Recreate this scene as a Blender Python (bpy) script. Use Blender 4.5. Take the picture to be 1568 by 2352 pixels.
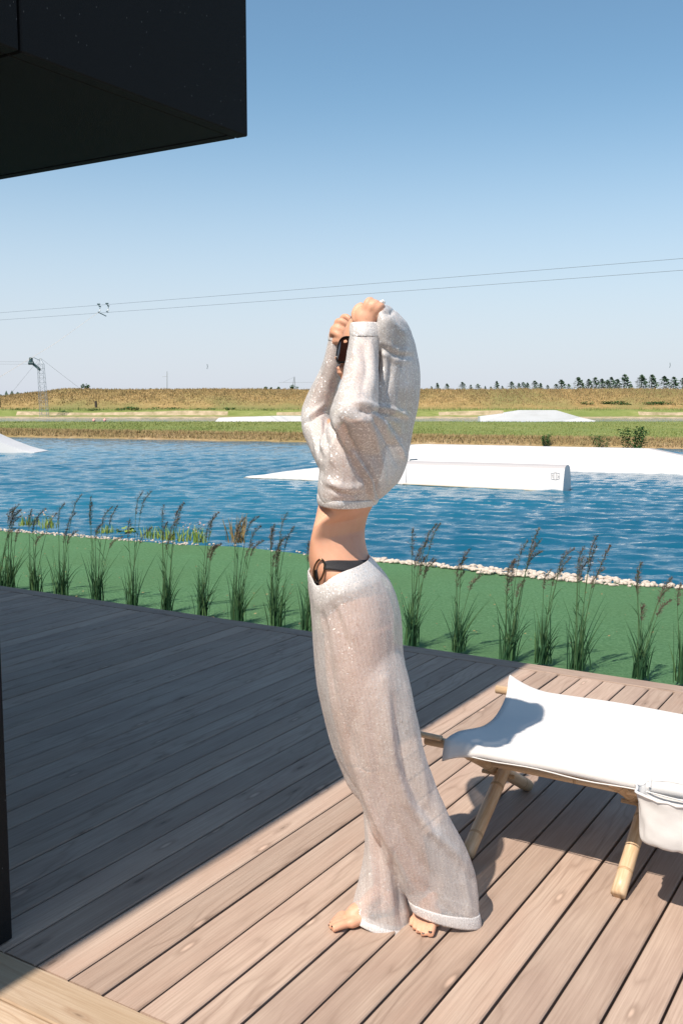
import bpy, bmesh, math, random
from mathutils import Vector, Matrix, noise
from mathutils.bvhtree import BVHTree
R = math.radians
for o in list(bpy.data.objects): bpy.data.objects.remove(o)
S = bpy.context.scene
COL = S.collection
PI = math.pi

# ---------------------------------------------------------------- camera, sky, sun, exposure
H = 1.5                                   # eye height above the deck
FP, CX, CY, YH = 2250., 784., 1176., 918.
PITCH = math.atan((CY - YH) / FP)
cam = bpy.data.cameras.new('camera'); co = bpy.data.objects.new('camera', cam); COL.objects.link(co)
co.location = (0, 0, H); co.rotation_euler = (PI / 2 - PITCH, 0, 0)
cam.sensor_fit = 'VERTICAL'; cam.sensor_height = 36; cam.lens = 36 * FP / 2352
cam.clip_start = .05; cam.clip_end = 9000
S.camera = co
SUN_AZ, SUN_T = 35.7, .72                 # bearing the shadows fall to; shadow length per metre
sd = Vector((math.sin(R(SUN_AZ)) * SUN_T, math.cos(R(SUN_AZ)) * SUN_T, -1)).normalized()
EL = math.atan(1 / SUN_T)
w = bpy.data.worlds.new('World'); S.world = w; w.use_nodes = True
nt = w.node_tree; nt.nodes.clear()
sk = nt.nodes.new('ShaderNodeTexSky'); sk.sky_type = 'NISHITA'; sk.sun_disc = False
sk.sun_elevation = EL; sk.sun_rotation = R(SUN_AZ + 180)
sk.altitude = 20; sk.air_density = 1.0; sk.dust_density = .8; sk.ozone_density = 1.5
bg = nt.nodes.new('ShaderNodeBackground'); bg.inputs[1].default_value = .1
tn = nt.nodes.new('ShaderNodeMix'); tn.data_type = 'RGBA'; tn.blend_type = 'MULTIPLY'; tn.inputs[0].default_value = 1
tn.inputs[7].default_value = (.88, 1.06, 1.04, 1)
# summer haze whitening the sky evenly all round the horizon
tc = nt.nodes.new('ShaderNodeTexCoord'); sx = nt.nodes.new('ShaderNodeSeparateXYZ'); nt.links.new(tc.outputs['Generated'], sx.inputs[0])
m1 = nt.nodes.new('ShaderNodeMapRange'); m1.interpolation_type = 'SMOOTHERSTEP'; nt.links.new(sx.outputs[2], m1.inputs[0])
m1.inputs[1].default_value = -.04; m1.inputs[2].default_value = .34; m1.inputs[3].default_value = .85; m1.inputs[4].default_value = 0
hz = nt.nodes.new('ShaderNodeMix'); hz.data_type = 'RGBA'; nt.links.new(m1.outputs[0], hz.inputs[0]); hz.inputs[7].default_value = (5.1, 5.35, 6.2, 1)
wo = nt.nodes.new('ShaderNodeOutputWorld')
nt.links.new(sk.outputs[0], tn.inputs[6]); nt.links.new(tn.outputs[2], hz.inputs[6]); nt.links.new(hz.outputs[2], bg.inputs[0]); nt.links.new(bg.outputs[0], wo.inputs[0])
sl = bpy.data.lights.new('sun', 'SUN'); so = bpy.data.objects.new('sun', sl); COL.objects.link(so)
sl.energy = 4.75; sl.angle = R(.55); sl.color = (1, .885, .765)
so.rotation_euler = sd.to_track_quat('-Z', 'Y').to_euler(); so.location = (-5, -6, 12)
S.view_settings.view_transform = 'Standard'; S.view_settings.look = 'None'
S.view_settings.exposure = .47; S.view_settings.gamma = 1; S.view_settings.use_curve_mapping = False
S.render.engine = 'CYCLES'
S.cycles.transparent_max_bounces = 24

# ---------------------------------------------------------------- helpers
def at(x, y, Y):
    """world point at depth Y (metres ahead) for a measured spot of the photograph (1568 x 2352 units)"""
    a = (x - CX) / FP; b = (CY - y) / FP
    d = Vector((a, math.cos(PITCH) + b * math.sin(PITCH), -math.sin(PITCH) + b * math.cos(PITCH)))
    return d * (Y / d.y) + Vector((0, 0, H))
def atz(x, y, z):
    a = (x - CX) / FP; b = (CY - y) / FP
    d = Vector((a, math.cos(PITCH) + b * math.sin(PITCH), -math.sin(PITCH) + b * math.cos(PITCH)))
    return d * ((z - H) / d.z) + Vector((0, 0, H))
AZ = R(31.66); TH = PI / 2 - AZ
UU = Vector((math.sin(AZ), math.cos(AZ), 0)); VV = Vector((-math.cos(AZ), math.sin(AZ), 0))
def W(u, v, z=0): return UU * u + VV * v + Vector((0, 0, z))

def tag(o, label=None, cat=None, group=None, kind=None):
    if label: o['label'] = label
    if cat: o['category'] = cat
    if group: o['group'] = group
    if kind: o['kind'] = kind
    return o
def empty(name, loc=(0, 0, 0), rz=0, **k):
    o = bpy.data.objects.new(name, None); COL.objects.link(o); o.location = loc; o.rotation_euler = (0, 0, rz)
    o.empty_display_size = .1
    return tag(o, **k)
def link(name, me, mat=None, parent=None, smooth=False, **k):
    if mat and not me.materials: me.materials.append(mat)
    if smooth:
        for p in me.polygons: p.use_smooth = True
    o = bpy.data.objects.new(name, me); COL.objects.link(o)
    if parent: o.parent = parent
    return tag(o, **k)
def obj(name, bm, mat=None, parent=None, smooth=False, **k):
    bmesh.ops.recalc_face_normals(bm, faces=bm.faces)
    me = bpy.data.meshes.new(name); bm.to_mesh(me); bm.free()
    return link(name, me, mat, parent, smooth, **k)
def pyd(name, V, F, mat=None, parent=None, smooth=False, **k):
    me = bpy.data.meshes.new(name); me.from_pydata([tuple(v) for v in V], [], F); me.update()
    return link(name, me, mat, parent, smooth, **k)
def box(bm, c, s, bev=0, rot=None):
    r = bmesh.ops.create_cube(bm, size=1); vs = r['verts']
    for v in vs:
        p = Vector((v.co.x * s[0], v.co.y * s[1], v.co.z * s[2]))
        if rot: p = rot @ p
        v.co = p + Vector(c)
    if bev:
        es = set()
        for v in vs: es.update(v.link_edges)
        bmesh.ops.bevel(bm, geom=list(es), offset=bev, segments=1, affect='EDGES')
def frame(d):
    d = d.normalized(); a = Vector((0, 0, 1)) if abs(d.z) < .9 else Vector((1, 0, 0))
    x = d.cross(a).normalized(); return x, d.cross(x).normalized()
def tube(bm, pts, rad, n=8, cap=True):
    pts = [Vector(p) for p in pts]
    if not isinstance(rad, (list, tuple)): rad = [rad] * len(pts)
    rings = []; x = None
    for i, p in enumerate(pts):
        d = pts[min(i + 1, len(pts) - 1)] - pts[max(i - 1, 0)]
        if d.length < 1e-9: d = Vector((0, 0, 1))
        d.normalize()
        if x is None: x, y = frame(d)
        else:
            x = (x - d * x.dot(d)).normalized(); y = d.cross(x)
        rings.append([bm.verts.new(p + (x * math.cos(2 * PI * k / n) + y * math.sin(2 * PI * k / n)) * rad[i]) for k in range(n)])
    for a, b in zip(rings, rings[1:]):
        for k in range(n): bm.faces.new((a[k], a[(k + 1) % n], b[(k + 1) % n], b[k]))
    if cap:
        bm.faces.new(rings[0][::-1]); bm.faces.new(rings[-1])
def catmull(L, m):
    """L: list of tuples of numbers -> smooth interpolation, m steps per span"""
    out = []
    n = len(L)
    for i in range(n - 1):
        p0, p1, p2, p3 = L[max(i - 1, 0)], L[i], L[i + 1], L[min(i + 2, n - 1)]
        for j in range(m):
            t = j / m
            out.append(tuple(.5 * ((2 * b) + (-a + c) * t + (2 * a - 5 * b + 4 * c - d) * t * t + (-a + 3 * b - 3 * c + d) * t ** 3)
                             for a, b, c, d in zip(p0, p1, p2, p3)))
    out.append(tuple(L[-1])); return out
def loft(bm, secs, n=28, m=4, cap=True, tilt=0, yaw=0):
    """secs: (x1,y1,x2,y2,depth,half_depth): the two silhouette points of a cross-section, its depth and its thickness"""
    rings = []
    for x1, y1, x2, y2, Y, ry in catmull([tuple(s) for s in secs], m):
        p, q = at(x1, y1, Y), at(x2, y2, Y); c = (p + q) / 2; a = (q - p) / 2; sh = min(yaw * ry * max(0, min(1, (1320 - (y1 + y2) / 2) / 90)) * (max(0, min(1, ((y1 + y2) / 2 - 1145) / 50)) if yaw > .5 else 1), a.length * .85); b = Vector((sh, ry, tilt * ry)); a = a * math.sqrt(max(.05, 1 - (sh / a.length) ** 2))
        rings.append([bm.verts.new(c + a * math.cos(2 * PI * k / n) + b * math.sin(2 * PI * k / n)) for k in range(n)])
    for a, b in zip(rings, rings[1:]):
        for k in range(n): bm.faces.new((a[k], a[(k + 1) % n], b[(k + 1) % n], b[k]))
    if cap:
        bm.faces.new(rings[0][::-1]); bm.faces.new(rings[-1])
    return rings
def ball(bm, c, r, seg=16):
    q = bmesh.ops.create_uvsphere(bm, u_segments=seg, v_segments=seg // 2 + 2, radius=1)
    r = Vector(r) if not isinstance(r, (int, float)) else Vector((r, r, r))
    for v in q['verts']: v.co = Vector((v.co.x * r.x, v.co.y * r.y, v.co.z * r.z)) + Vector(c)
def fuse(bm, voxel, smooth=4, fac=.5):
    """union of overlapping closed shapes as one continuous skin"""
    seen = set()
    for f0 in list(bm.faces):                        # every closed piece turned right side out
        if f0 in seen: continue
        st = [f0]; isl = []; seen.add(f0)
        while st:
            f = st.pop(); isl.append(f)
            for e in f.edges:
                for g in e.link_faces:
                    if g not in seen: seen.add(g); st.append(g)
        bmesh.ops.recalc_face_normals(bm, faces=isl)
        c = isl[0].verts[0].co.copy()
        vol = 0
        for f in isl:
            vs = [v.co - c for v in f.verts]
            for i in range(1, len(vs) - 1): vol += vs[0].dot(vs[i].cross(vs[i + 1]))
        if vol < 0: bmesh.ops.reverse_faces(bm, faces=isl)
    me = bpy.data.meshes.new('tmp'); bm.to_mesh(me); bm.free()
    o = bpy.data.objects.new('tmp', me); COL.objects.link(o)
    r = o.modifiers.new('r', 'REMESH'); r.mode = 'VOXEL'; r.voxel_size = voxel; r.adaptivity = 0
    if smooth:
        s = o.modifiers.new('s', 'SMOOTH'); s.factor = fac; s.iterations = smooth
    dg = bpy.context.evaluated_depsgraph_get()
    out = bpy.data.meshes.new_from_object(o.evaluated_get(dg))
    bpy.data.objects.remove(o); bpy.data.meshes.remove(me)
    return out
def copy_tree(o, parent=None):
    c = o.copy(); COL.objects.link(c)
    if parent: c.parent = parent
    for ch in list(o.children): copy_tree(ch, c)
    return c

# ---------------------------------------------------------------- materials
def mat(name, col, rough=.7, **k):
    m = bpy.data.materials.new(name); m.use_nodes = True
    p = m.node_tree.nodes['Principled BSDF']
    p.inputs['Base Color'].default_value = (*col, 1); p.inputs['Roughness'].default_value = rough
    for a, b in k.items(): p.inputs[a.replace('_', ' ')].default_value = b
    return m
class N:
    def __init__(s, m): s.t = m.node_tree; s.p = s.t.nodes['Principled BSDF']; s.m = m
    def new(s, ty, **k):
        n = s.t.nodes.new(ty)
        for a, b in k.items():
            if hasattr(n, a): setattr(n, a, b)
        return n
    def put(s, n, i, v):
        if hasattr(v, 'is_linked') or isinstance(v, bpy.types.NodeSocket): s.t.links.new(v, n.inputs[i])
        else: n.inputs[i].default_value = v
    def co(s, scale=(1, 1, 1), which='Object', rnd=0):
        tc = s.new('ShaderNodeTexCoord'); mp = s.new('ShaderNodeMapping'); mp.inputs['Scale'].default_value = scale
        src = s.new('ShaderNodeNewGeometry').outputs['Position'] if which == 'World' else tc.outputs[which]
        if rnd:
            oi = s.new('ShaderNodeObjectInfo'); mm = s.new('ShaderNodeVectorMath', operation='MULTIPLY_ADD')
            s.t.links.new(oi.outputs['Random'], mm.inputs[0]); mm.inputs[1].default_value = (rnd, rnd * .7, rnd * .3)
            s.t.links.new(src, mm.inputs[2]); src = mm.outputs[0]
        s.t.links.new(src, mp.inputs[0]); return mp.outputs[0]
    def noise(s, co, scale, detail=4, rough=.55, dist=0, out='Fac'):
        n = s.new('ShaderNodeTexNoise'); s.put(n, 'Vector', co); s.put(n, 'Scale', scale); s.put(n, 'Detail', detail)
        s.put(n, 'Roughness', rough); s.put(n, 'Distortion', dist); return n.outputs[out]
    def ramp(s, f, stops):
        n = s.new('ShaderNodeValToRGB'); s.put(n, 0, f); e = n.color_ramp.elements
        while len(e) < len(stops): e.new(.5)
        for x, (pos, c) in zip(e, stops): x.position = pos; x.color = (*c, 1) if len(c) == 3 else c
        return n.outputs[0]
    def mix(s, f, a, b, ty='MIX'):
        n = s.new('ShaderNodeMix'); n.data_type = 'RGBA'; n.blend_type = ty
        s.put(n, 0, f)
        for i, v in ((6, a), (7, b)): s.put(n, i, (*v, 1) if isinstance(v, tuple) and len(v) == 3 else v)
        return n.outputs[2]
    def math(s, op, a, b=0, clamp=False):
        n = s.new('ShaderNodeMath', operation=op); n.use_clamp = clamp; s.put(n, 0, a); s.put(n, 1, b); return n.outputs[0]
    def bump(s, h, strength=.3, dist=.01, normal=None):
        n = s.new('ShaderNodeBump'); s.put(n, 'Height', h); n.inputs['Strength'].default_value = strength
        n.inputs['Distance'].default_value = dist
        if normal: s.t.links.new(normal, n.inputs['Normal'])
        return n.outputs[0]
    def base(s, c): s.t.links.new(c, s.p.inputs['Base Color'])
    def normal(s, c): s.t.links.new(c, s.p.inputs['Normal'])
    def rough(s, c): s.t.links.new(c, s.p.inputs['Roughness'])

def wood_mat(name, c1, c2, cdark, wear):
    m = mat(name, c1, .75); n = N(m); n.p.inputs['Specular IOR Level'].default_value = .25
    c = n.co((1, 1, 1), rnd=37)
    oi = n.new('ShaderNodeObjectInfo')
    # growth rings: long wavering bands along the board, opening into cathedrals
    warp = n.noise(n.co((1.1, 5, 5), rnd=37), 1.0, 3, .5)
    tall = n.noise(n.co((1.7, 9, 3), rnd=37), 1.3, 2, .5)
    sep = n.new('ShaderNodeSeparateXYZ'); n.put(sep, 0, c)
    ph = n.math('ADD', n.math('MULTIPLY', sep.outputs[1], 55.), n.math('MULTIPLY', warp, 26.))
    ph = n.math('ADD', ph, n.math('MULTIPLY', tall, 9.))
    ring = n.math('ABSOLUTE', n.math('SINE', ph))
    ring = n.math('POWER', n.math('SUBTRACT', 1.0, ring), 2.2)
    area = n.ramp(n.noise(n.co((.9, 7, 3), rnd=91), 1.2, 2), [(.42, (0, 0, 0)), (.62, (1, 1, 1))])
    fibre = n.noise(n.co((3.5, 190, 60), rnd=11), 1.0, 4, .65)
    fine = n.noise(n.co((14, 500, 100), rnd=11), 1.0, 2, .6)
    blotch = n.noise(n.co((2.2, 7, 4), rnd=57), 1.3, 4, .55)
    base = n.mix(oi.outputs['Random'], c1, c2)
    base = n.mix(n.ramp(blotch, [(.35, (0, 0, 0)), (.7, (1, 1, 1))]), base, wear)
    base = n.mix(n.math('MULTIPLY', n.ramp(fibre, [(.34, (1, 1, 1)), (.62, (0, 0, 0))]), .36), base, cdark)
    base = n.mix(n.math('MULTIPLY', n.math('MULTIPLY', ring, area), .5), base, cdark)
    # knots
    kv = n.new('ShaderNodeTexVoronoi'); kv.feature = 'F1'; kv.voronoi_dimensions = '2D'
    n.put(kv, 'Vector', n.co((2.2, 8.5, 0.001), rnd=23)); n.put(kv, 'Scale', 1.0); kv.inputs['Randomness'].default_value = 1
    kd = n.math('ADD', kv.outputs['Distance'], n.math('MULTIPLY', n.math('SUBTRACT', blotch, .5), .12))
    sel = n.new('ShaderNodeSeparateColor'); n.put(sel, 0, kv.outputs['Color'])
    has = n.math('GREATER_THAN', sel.outputs[0], .6)
    core = n.math('MULTIPLY', n.ramp(kd, [(.015, (1, 1, 1)), (.065, (0, 0, 0))]), has)
    halo = n.math('MULTIPLY', n.ramp(kd, [(.04, (0, 0, 0)), (.075, (1, 1, 1)), (.15, (0, 0, 0))]), has)
    lite = n.math('GREATER_THAN', sel.outputs[1], .45)
    kcol = n.mix(lite, tuple(x * .55 for x in cdark), tuple(min(1, x * 1.35) for x in c1))
    base = n.mix(n.math('MULTIPLY', core, .7), base, kcol)
    base = n.mix(n.math('MULTIPLY', halo, .45), base, cdark)
    val = n.math('MULTIPLY_ADD', n.math('FRACT', n.math('MULTIPLY', oi.outputs['Random'], 13.7)), .3); val.node.inputs[2].default_value = .84
    mul = n.mix(1.0, base, (1, 1, 1), 'MULTIPLY')
    n.t.links.new(val, mul.node.inputs[7]); n.base(mul)
    h = n.math('ADD', fibre, n.math('MULTIPLY', fine, .6)); h = n.math('SUBTRACT', h, n.math('MULTIPLY', n.math('MULTIPLY', ring, area), .5))
    n.normal(n.bump(h, .35, .002))
    return m
M = {}
M['deck'] = wood_mat('weathered decking', (.425, .308, .24), (.365, .272, .222), (.20, .135, .10), (.45, .348, .28))
M['border'] = wood_mat('fresh decking', (.46, .345, .235), (.43, .33, .225), (.28, .17, .10), (.50, .395, .29))
M['under'] = mat('shaded joists', (.03, .024, .02), .9)
def simple(name, c1, c2, scale, rough=.8, bump=.3, bd=.01, detail=5, sc=(1, 1, 1), which='Object', **k):
    m = mat(name, c1, rough, **k); n = N(m); f = n.noise(n.co(sc, which), scale, detail, .6)
    n.base(n.ramp(f, [(.3, c1), (.7, c2)]))
    if bump: n.normal(n.bump(f, bump, bd))
    return m
# building skin
m = M['cladding'] = mat('charcoal cladding', (.011, .013, .016), .75, Specular_IOR_Level=.2); n = N(m)
f = n.noise(n.co((1, 1, 1)), 260, 3); sp = n.new('ShaderNodeTexVoronoi'); n.put(sp, 'Vector', n.co((55, 55, 22))); n.put(sp, 'Scale', 1.0)
dot = n.math('LESS_THAN', sp.outputs['Distance'], .055)
n.base(n.mix(n.math('MULTIPLY', dot, .35), n.ramp(f, [(.3, (.006, .0075, .009)), (.7, (.010, .012, .014))]), (.3, .32, .33)))
n.normal(n.bump(f, .5, .004))
M['turf'] = mat('artificial turf', (.07, .16, .08), .9); n = N(M['turf']); n.p.inputs['Specular IOR Level'].default_value = .2
c = n.co(which='World'); f = n.noise(c, 42, 6, .85); g = n.noise(c, .9, 3); d = n.noise(c, 26, 3, .7)
cc = n.ramp(f, [(.3, (.05, .135, .056)), (.5, (.11, .26, .118)), (.7, (.20, .375, .19))])
cc = n.mix(n.math('MULTIPLY', n.ramp(g, [(.35, (0, 0, 0)), (.7, (1, 1, 1))]), .35), cc, (.10, .20, .075))
cc = n.mix(n.math('MULTIPLY', n.math('GREATER_THAN', d, .78), .5), cc, (.42, .42, .3))
n.base(cc); n.normal(n.bump(f, 1.0, .03))
M['soil'] = simple('dry soil', (.34, .25, .17), (.55, .45, .34), 45, bump=.8, bd=.02, which='World')
M['earth'] = simple('earth', (.22, .17, .11), (.33, .27, .18), 3, which='World')
M['sand'] = simple('pale sand', (.22, .19, .09), (.50, .39, .27), 1.1, which='World')
def grass_ground(name, cols, scale, sc=(1, 1, 1)):
    m = mat(name, cols[0], .9); n = N(m); n.p.inputs['Specular IOR Level'].default_value = .1
    a = n.noise(n.co(sc, 'World'), scale, 6, .7); b = n.noise(n.co(sc, 'World'), scale * .12, 3)
    c = n.ramp(a, [(.3, cols[0]), (.5, cols[1]), (.7, cols[2])])
    n.base(n.mix(n.ramp(b, [(.4, (0, 0, 0)), (.65, (1, 1, 1))]), c, cols[3])); n.normal(n.bump(a, .6, .15))
    return m
M['meadow'] = grass_ground('mown meadow', [(.13, .165, .045), (.19, .22, .07), (.27, .28, .11), (.155, .20, .06)], 1.2, (.5, 1, 1))
M['dry'] = grass_ground('dry hillside', [(.20, .14, .055), (.31, .215, .09), (.40, .29, .14), (.20, .19, .075)], .9, (1, 1, .5))
def blades_mat(name, cols):
    m = mat(name, cols[0], .8); n = N(m); n.p.inputs['Specular IOR Level'].default_value = .15
    g = n.new('ShaderNodeNewGeometry')
    n.base(n.ramp(g.outputs['Random Per Island'], [(i / max(1, len(cols) - 1), c) for i, c in enumerate(cols)])); return m
M['dryblades'] = blades_mat('dry grass blades', [(.30, .215, .105), (.26, .185, .088), (.22, .185, .082), (.34, .25, .135)])
M['greenblades'] = blades_mat('green meadow blades', [(.12, .17, .045), (.19, .22, .07), (.25, .26, .10)])
M['leafgrass'] = blades_mat('ornamental grass leaves', [(.016, .055, .028), (.028, .08, .036), (.04, .105, .045), (.08, .15, .055)])
M['stemgrass'] = blades_mat('ornamental grass stems', [(.05, .11, .05), (.10, .15, .06)])
M['seed'] = blades_mat('seed head', [(.09, .07, .06), (.15, .11, .085), (.06, .06, .05)])
M['fir'] = blades_mat('fir needles', [(.05, .095, .06), (.075, .125, .08), (.10, .15, .09)])  # greens lightened, distance haze put into the needle colour
M['shrub'] = blades_mat('shrub leaves', [(.02, .065, .018), (.04, .105, .03), (.07, .15, .045)])
M['weed'] = blades_mat('weed leaves', [(.16, .26, .05), (.28, .36, .08), (.10, .20, .05)])
M['pink'] = blades_mat('pink flowers', [(.5, .28, .28), (.42, .30, .25), (.2, .25, .1)])
M['bark'] = simple('bark', (.08, .06, .04), (.14, .10, .07), 20)
M['forest'] = simple('far forest', (.035, .075, .06), (.06, .10, .075), .08, which='World')
# water
m = M['water'] = mat('lake water', (.006, .085, .165), .03); n = N(m); n.p.inputs['IOR'].default_value = 1.33
n.p.inputs['Specular IOR Level'].default_value = .42
a = n.noise(n.co((.8, 1.7, 1), 'World'), 3.1, 5, .6, .4); b = n.noise(n.co((2.2, 6, 1), 'World'), 2.3, 4, .62, .6)
k = n.noise(n.co((.05, .09, 1), 'World'), 1.0, 2)
h = n.math('ADD', a, n.math('MULTIPLY', b, .45)); n.normal(n.bump(h, .45, .05))
n.base(n.ramp(k, [(.35, (.006, .082, .145)), (.65, (.012, .125, .20))]))
M['hull'] = mat('white ramp plastic', (.80, .79, .77), .35); n = N(M['hull'])
f = n.noise(n.co((.4, .4, 3), 'World'), 1.2, 5, .6); n.base(n.ramp(f, [(.3, (.55, .54, .525)), (.55, (.61, .60, .595))]))
M['hullgrey'] = mat('grey ramp lining', (.40, .385, .385), .5)
M['scum'] = mat('waterline stain', (.34, .29, .20), .7)
M['ink'] = mat('grey print', (.33, .33, .34), .6)
M['stone'] = simple('pale limestone', (.40, .33, .27), (.60, .54, .47), 14, bump=.4, which='World')
M['steel'] = mat('galvanised steel', (.30, .34, .36), .5, Metallic=.3)
M['teal'] = mat('dark teal steel', (.03, .07, .075), .5)
M['cable'] = mat('steel cable', (.10, .12, .14), .5)
M['rope'] = mat('pale tow rope', (.75, .62, .5), .7)
M['white'] = mat('white paint', (.75, .75, .74), .5)
M['post'] = simple('dark timber', (.03, .025, .022), (.06, .045, .035), 8)
M['buoy'] = mat('pink buoy', (.75, .35, .3), .4)
# cot
m = M['canvas'] = mat('white canvas', (.62, .615, .61), .85); n = N(m)
f = n.noise(n.co((1, 1, 1)), 420, 2); g = n.noise(n.co((1, 1, 1)), 5, 4)
n.normal(n.bump(g, .5, .012, n.bump(f, .25, .001)))
n.p.inputs['Specular IOR Level'].default_value = .15
m = M['bamboo'] = mat('bamboo', (.45, .27, .12), .42); n = N(m)
f = n.noise(n.co((1, 1, 1), 'Generated'), 6, 4); g = n.noise(n.co((60, 60, 6)), 1.0, 3)
n.base(n.mix(n.ramp(f, [(.35, (0, 0, 0)), (.7, (1, 1, 1))]), (.50, .34, .20), (.64, .50, .34))); n.normal(n.bump(g, .2, .002))
M['node'] = mat('bamboo joint', (.42, .29, .17), .6)
# person
m = M['skin'] = mat('skin', (.62, .34, .225), .5); n = N(m)
f = n.noise(n.co((1, 1, 1)), 14, 4); g = n.noise(n.co((1, 1, 1)), 220, 3)
n.base(n.ramp(f, [(.3, (.60, .315, .205)), (.7, (.67, .375, .25))])); n.normal(n.bump(g, .12, .001))
n.p.inputs['Subsurface Weight'].default_value = .12; n.p.inputs['Subsurface Scale'].default_value = .01
n.p.inputs['Specular IOR Level'].default_value = .35
m = M['hair'] = mat('dark hair', (.018, .012, .01), .45); n = N(m)
f = n.noise(n.co((90, 90, 6)), 1.0, 4); n.normal(n.bump(f, .6, .003))
M['lips'] = mat('lips', (.48, .16, .13), .4)
M['black'] = simple('black knit', (.012, .012, .014), (.03, .03, .035), 300, .75, .3, .001)
M['metal'] = mat('dark gold ring', (.14, .09, .055), .22, Metallic=1.0)
M['lens'] = mat('dark brown lens', (.02, .008, .006), .04)
M['frame'] = mat('black frame', (.008, .008, .008), .15)
M['nail'] = mat('black nail polish', (.01, .008, .01), .15)
M['loop'] = mat('white cord', (.8, .8, .78), .6)
def knit(name, alpha, rib, tint, lean=.75):
    """sheer silver knit: fine loops, metallic yarn with its sparkle partly painted as white cells, light coming through between the loops"""
    m = mat(name, tint, .45); n = N(m); P = n.p
    c = n.co((1, 1, 1))
    sep = n.new('ShaderNodeSeparateXYZ'); n.put(sep, 0, c)
    # ribs run along the body
    wv = n.math('SINE', n.math('ADD', n.math('MULTIPLY', n.math('ADD', sep.outputs[0], n.math('MULTIPLY', sep.outputs[1], .8)), rib),
                               n.math('MULTIPLY', n.noise(c, 5, 2), 3.)))
    row = n.math('SINE', n.math('MULTIPLY', sep.outputs[2], rib * .9))
    v = n.new('ShaderNodeTexVoronoi'); n.put(v, 'Vector', c); n.put(v, 'Scale', 400)
    sc = n.new('ShaderNodeSeparateColor'); n.put(sc, 0, v.outputs['Color'])
    gl = n.math('GREATER_THAN', sc.outputs[0], .86)
    dk = n.math('LESS_THAN', sc.outputs[0], .12)
    f = n.noise(c, 330, 3, .7); big = n.noise(c, 9, 3)
    base = n.mix(n.ramp(f, [(.3, (0, 0, 0)), (.7, (1, 1, 1))]), tuple(x * .88 for x in tint), tint)
    rl = n.math('SINE', n.math('ADD', n.math('MULTIPLY', n.math('ADD', n.math('MULTIPLY', sep.outputs[0], .62), n.math('MULTIPLY', sep.outputs[2], lean)), rib), n.math('MULTIPLY', n.noise(c, 7, 2), 14.)))
    base = n.mix(n.math('MULTIPLY', n.math('ADD', n.math('MULTIPLY', rl, .5), .5), .22), base, tuple(x * .55 for x in tint))
    base = n.mix(n.math('MULTIPLY', dk, .35), base, tuple(x * .5 for x in tint))
    base = n.mix(gl, base, (1, .99, .97)); n.base(base)  # white cells paint part of the yarn's sparkle into the colour
    P.inputs['Metallic'].default_value = .25
    n.t.links.new(n.math('MULTIPLY_ADD', gl, .3), P.inputs['Metallic']); P.inputs['Metallic'].links[0].from_node.inputs[2].default_value = .12
    n.rough(n.math('SUBTRACT', .62, n.math('MULTIPLY', gl, .32)))
    fs = n.noise(n.co((260, 260, 60)), 1.0, 3, .6)
    nb = n.bump(n.math('ADD', fs, n.math('MULTIPLY', f, .5)), .55, .0025)
    # every glinting cell looks its own way
    vm = n.new('ShaderNodeVectorMath', operation='SUBTRACT'); n.put(vm, 0, v.outputs['Color']); vm.inputs[1].default_value = (.5, .5, .5)
    vs = n.new('ShaderNodeVectorMath', operation='SCALE'); n.put(vs, 0, vm.outputs[0]); n.put(vs, 'Scale', n.math('MULTIPLY', gl, .75))
    va = n.new('ShaderNodeVectorMath', operation='ADD'); n.put(va, 0, nb); n.put(va, 1, vs.outputs[0])
    vn = n.new('ShaderNodeVectorMath', operation='NORMALIZE'); n.put(vn, 0, va.outputs[0]); n.normal(vn.outputs[0])
    lw = n.new('ShaderNodeLayerWeight'); lw.inputs[0].default_value = .35
    al = n.math('ADD', n.math('ADD', alpha, n.math('MULTIPLY', lw.outputs['Facing'], .35)), n.math('MULTIPLY', n.math('SUBTRACT', f, .5), .25), clamp=True)
    n.t.links.new(al, P.inputs['Alpha'])
    return m
M['sweater'] = knit('silver knit sweater', .62, 900, (.70, .68, .675))
M['trousers'] = knit('silver knit trousers', .50, 900, (.78, .74, .725), .12)
M['bandknit'] = knit('silver rib band', .86, 1300, (.72, .70, .695), .1)

# ---------------------------------------------------------------- deck
random.seed(4)
PW = .1231
U0, U1 = 1.6655, 5.085                    # ends of the boards
bm = bmesh.new()
for u in [U0 + .03 + .6 * i for i in range(6)] + [U1 - .03]: box(bm, (u, 2.5, -.075), (.05, 13, .08))
box(bm, (3.4, 2.5, -.16), (3.6, 13, .02)); box(bm, (.2, 2.5, -.16), (2.8, 13, .02))
deck = obj('wooden_deck', bm, M['under'], kind='structure'); deck.rotation_euler = (0, 0, TH)
tag(deck, label='weathered wooden deck of long boards beside the dark building')
def board_mesh(L, wd, th=.026):
    bm = bmesh.new(); b = .0035
    prof = [(-wd / 2, -th), (-wd / 2, -b), (-wd / 2 + b, 0), (wd / 2 - b, 0), (wd / 2, -b), (wd / 2, -th)]
    A = [bm.verts.new((0, y, z)) for y, z in prof]; B = [bm.verts.new((L, y, z)) for y, z in prof]
    for i in range(6):
        j = (i + 1) % 6; bm.faces.new((A[i], A[j], B[j], B[i]))
    bm.faces.new(A[::-1]); bm.faces.new(B)
    bmesh.ops.recalc_face_normals(bm, faces=bm.faces)
    me = bpy.data.meshes.new('deck_board'); bm.to_mesh(me); bm.free(); return me
me = board_mesh(U1 - U0, PW - .0078); me.materials.append(M['deck'])
V_FIRST = 1.3225 * 1.5 + .001            # a measured joint
for i in range(-56, 40):
    o = link('deck_board', me, None, deck)
    o.location = (U0 + random.uniform(-.0015, .0015), V_FIRST - PW * (i + .5) - .0, random.uniform(-.0012, .0012))
    o.rotation_euler = (random.uniform(-.006, .006), 0, random.uniform(-.0006, .0006))
mb = board_mesh(3.6, .118); mb.materials.append(M['deck'])
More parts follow.
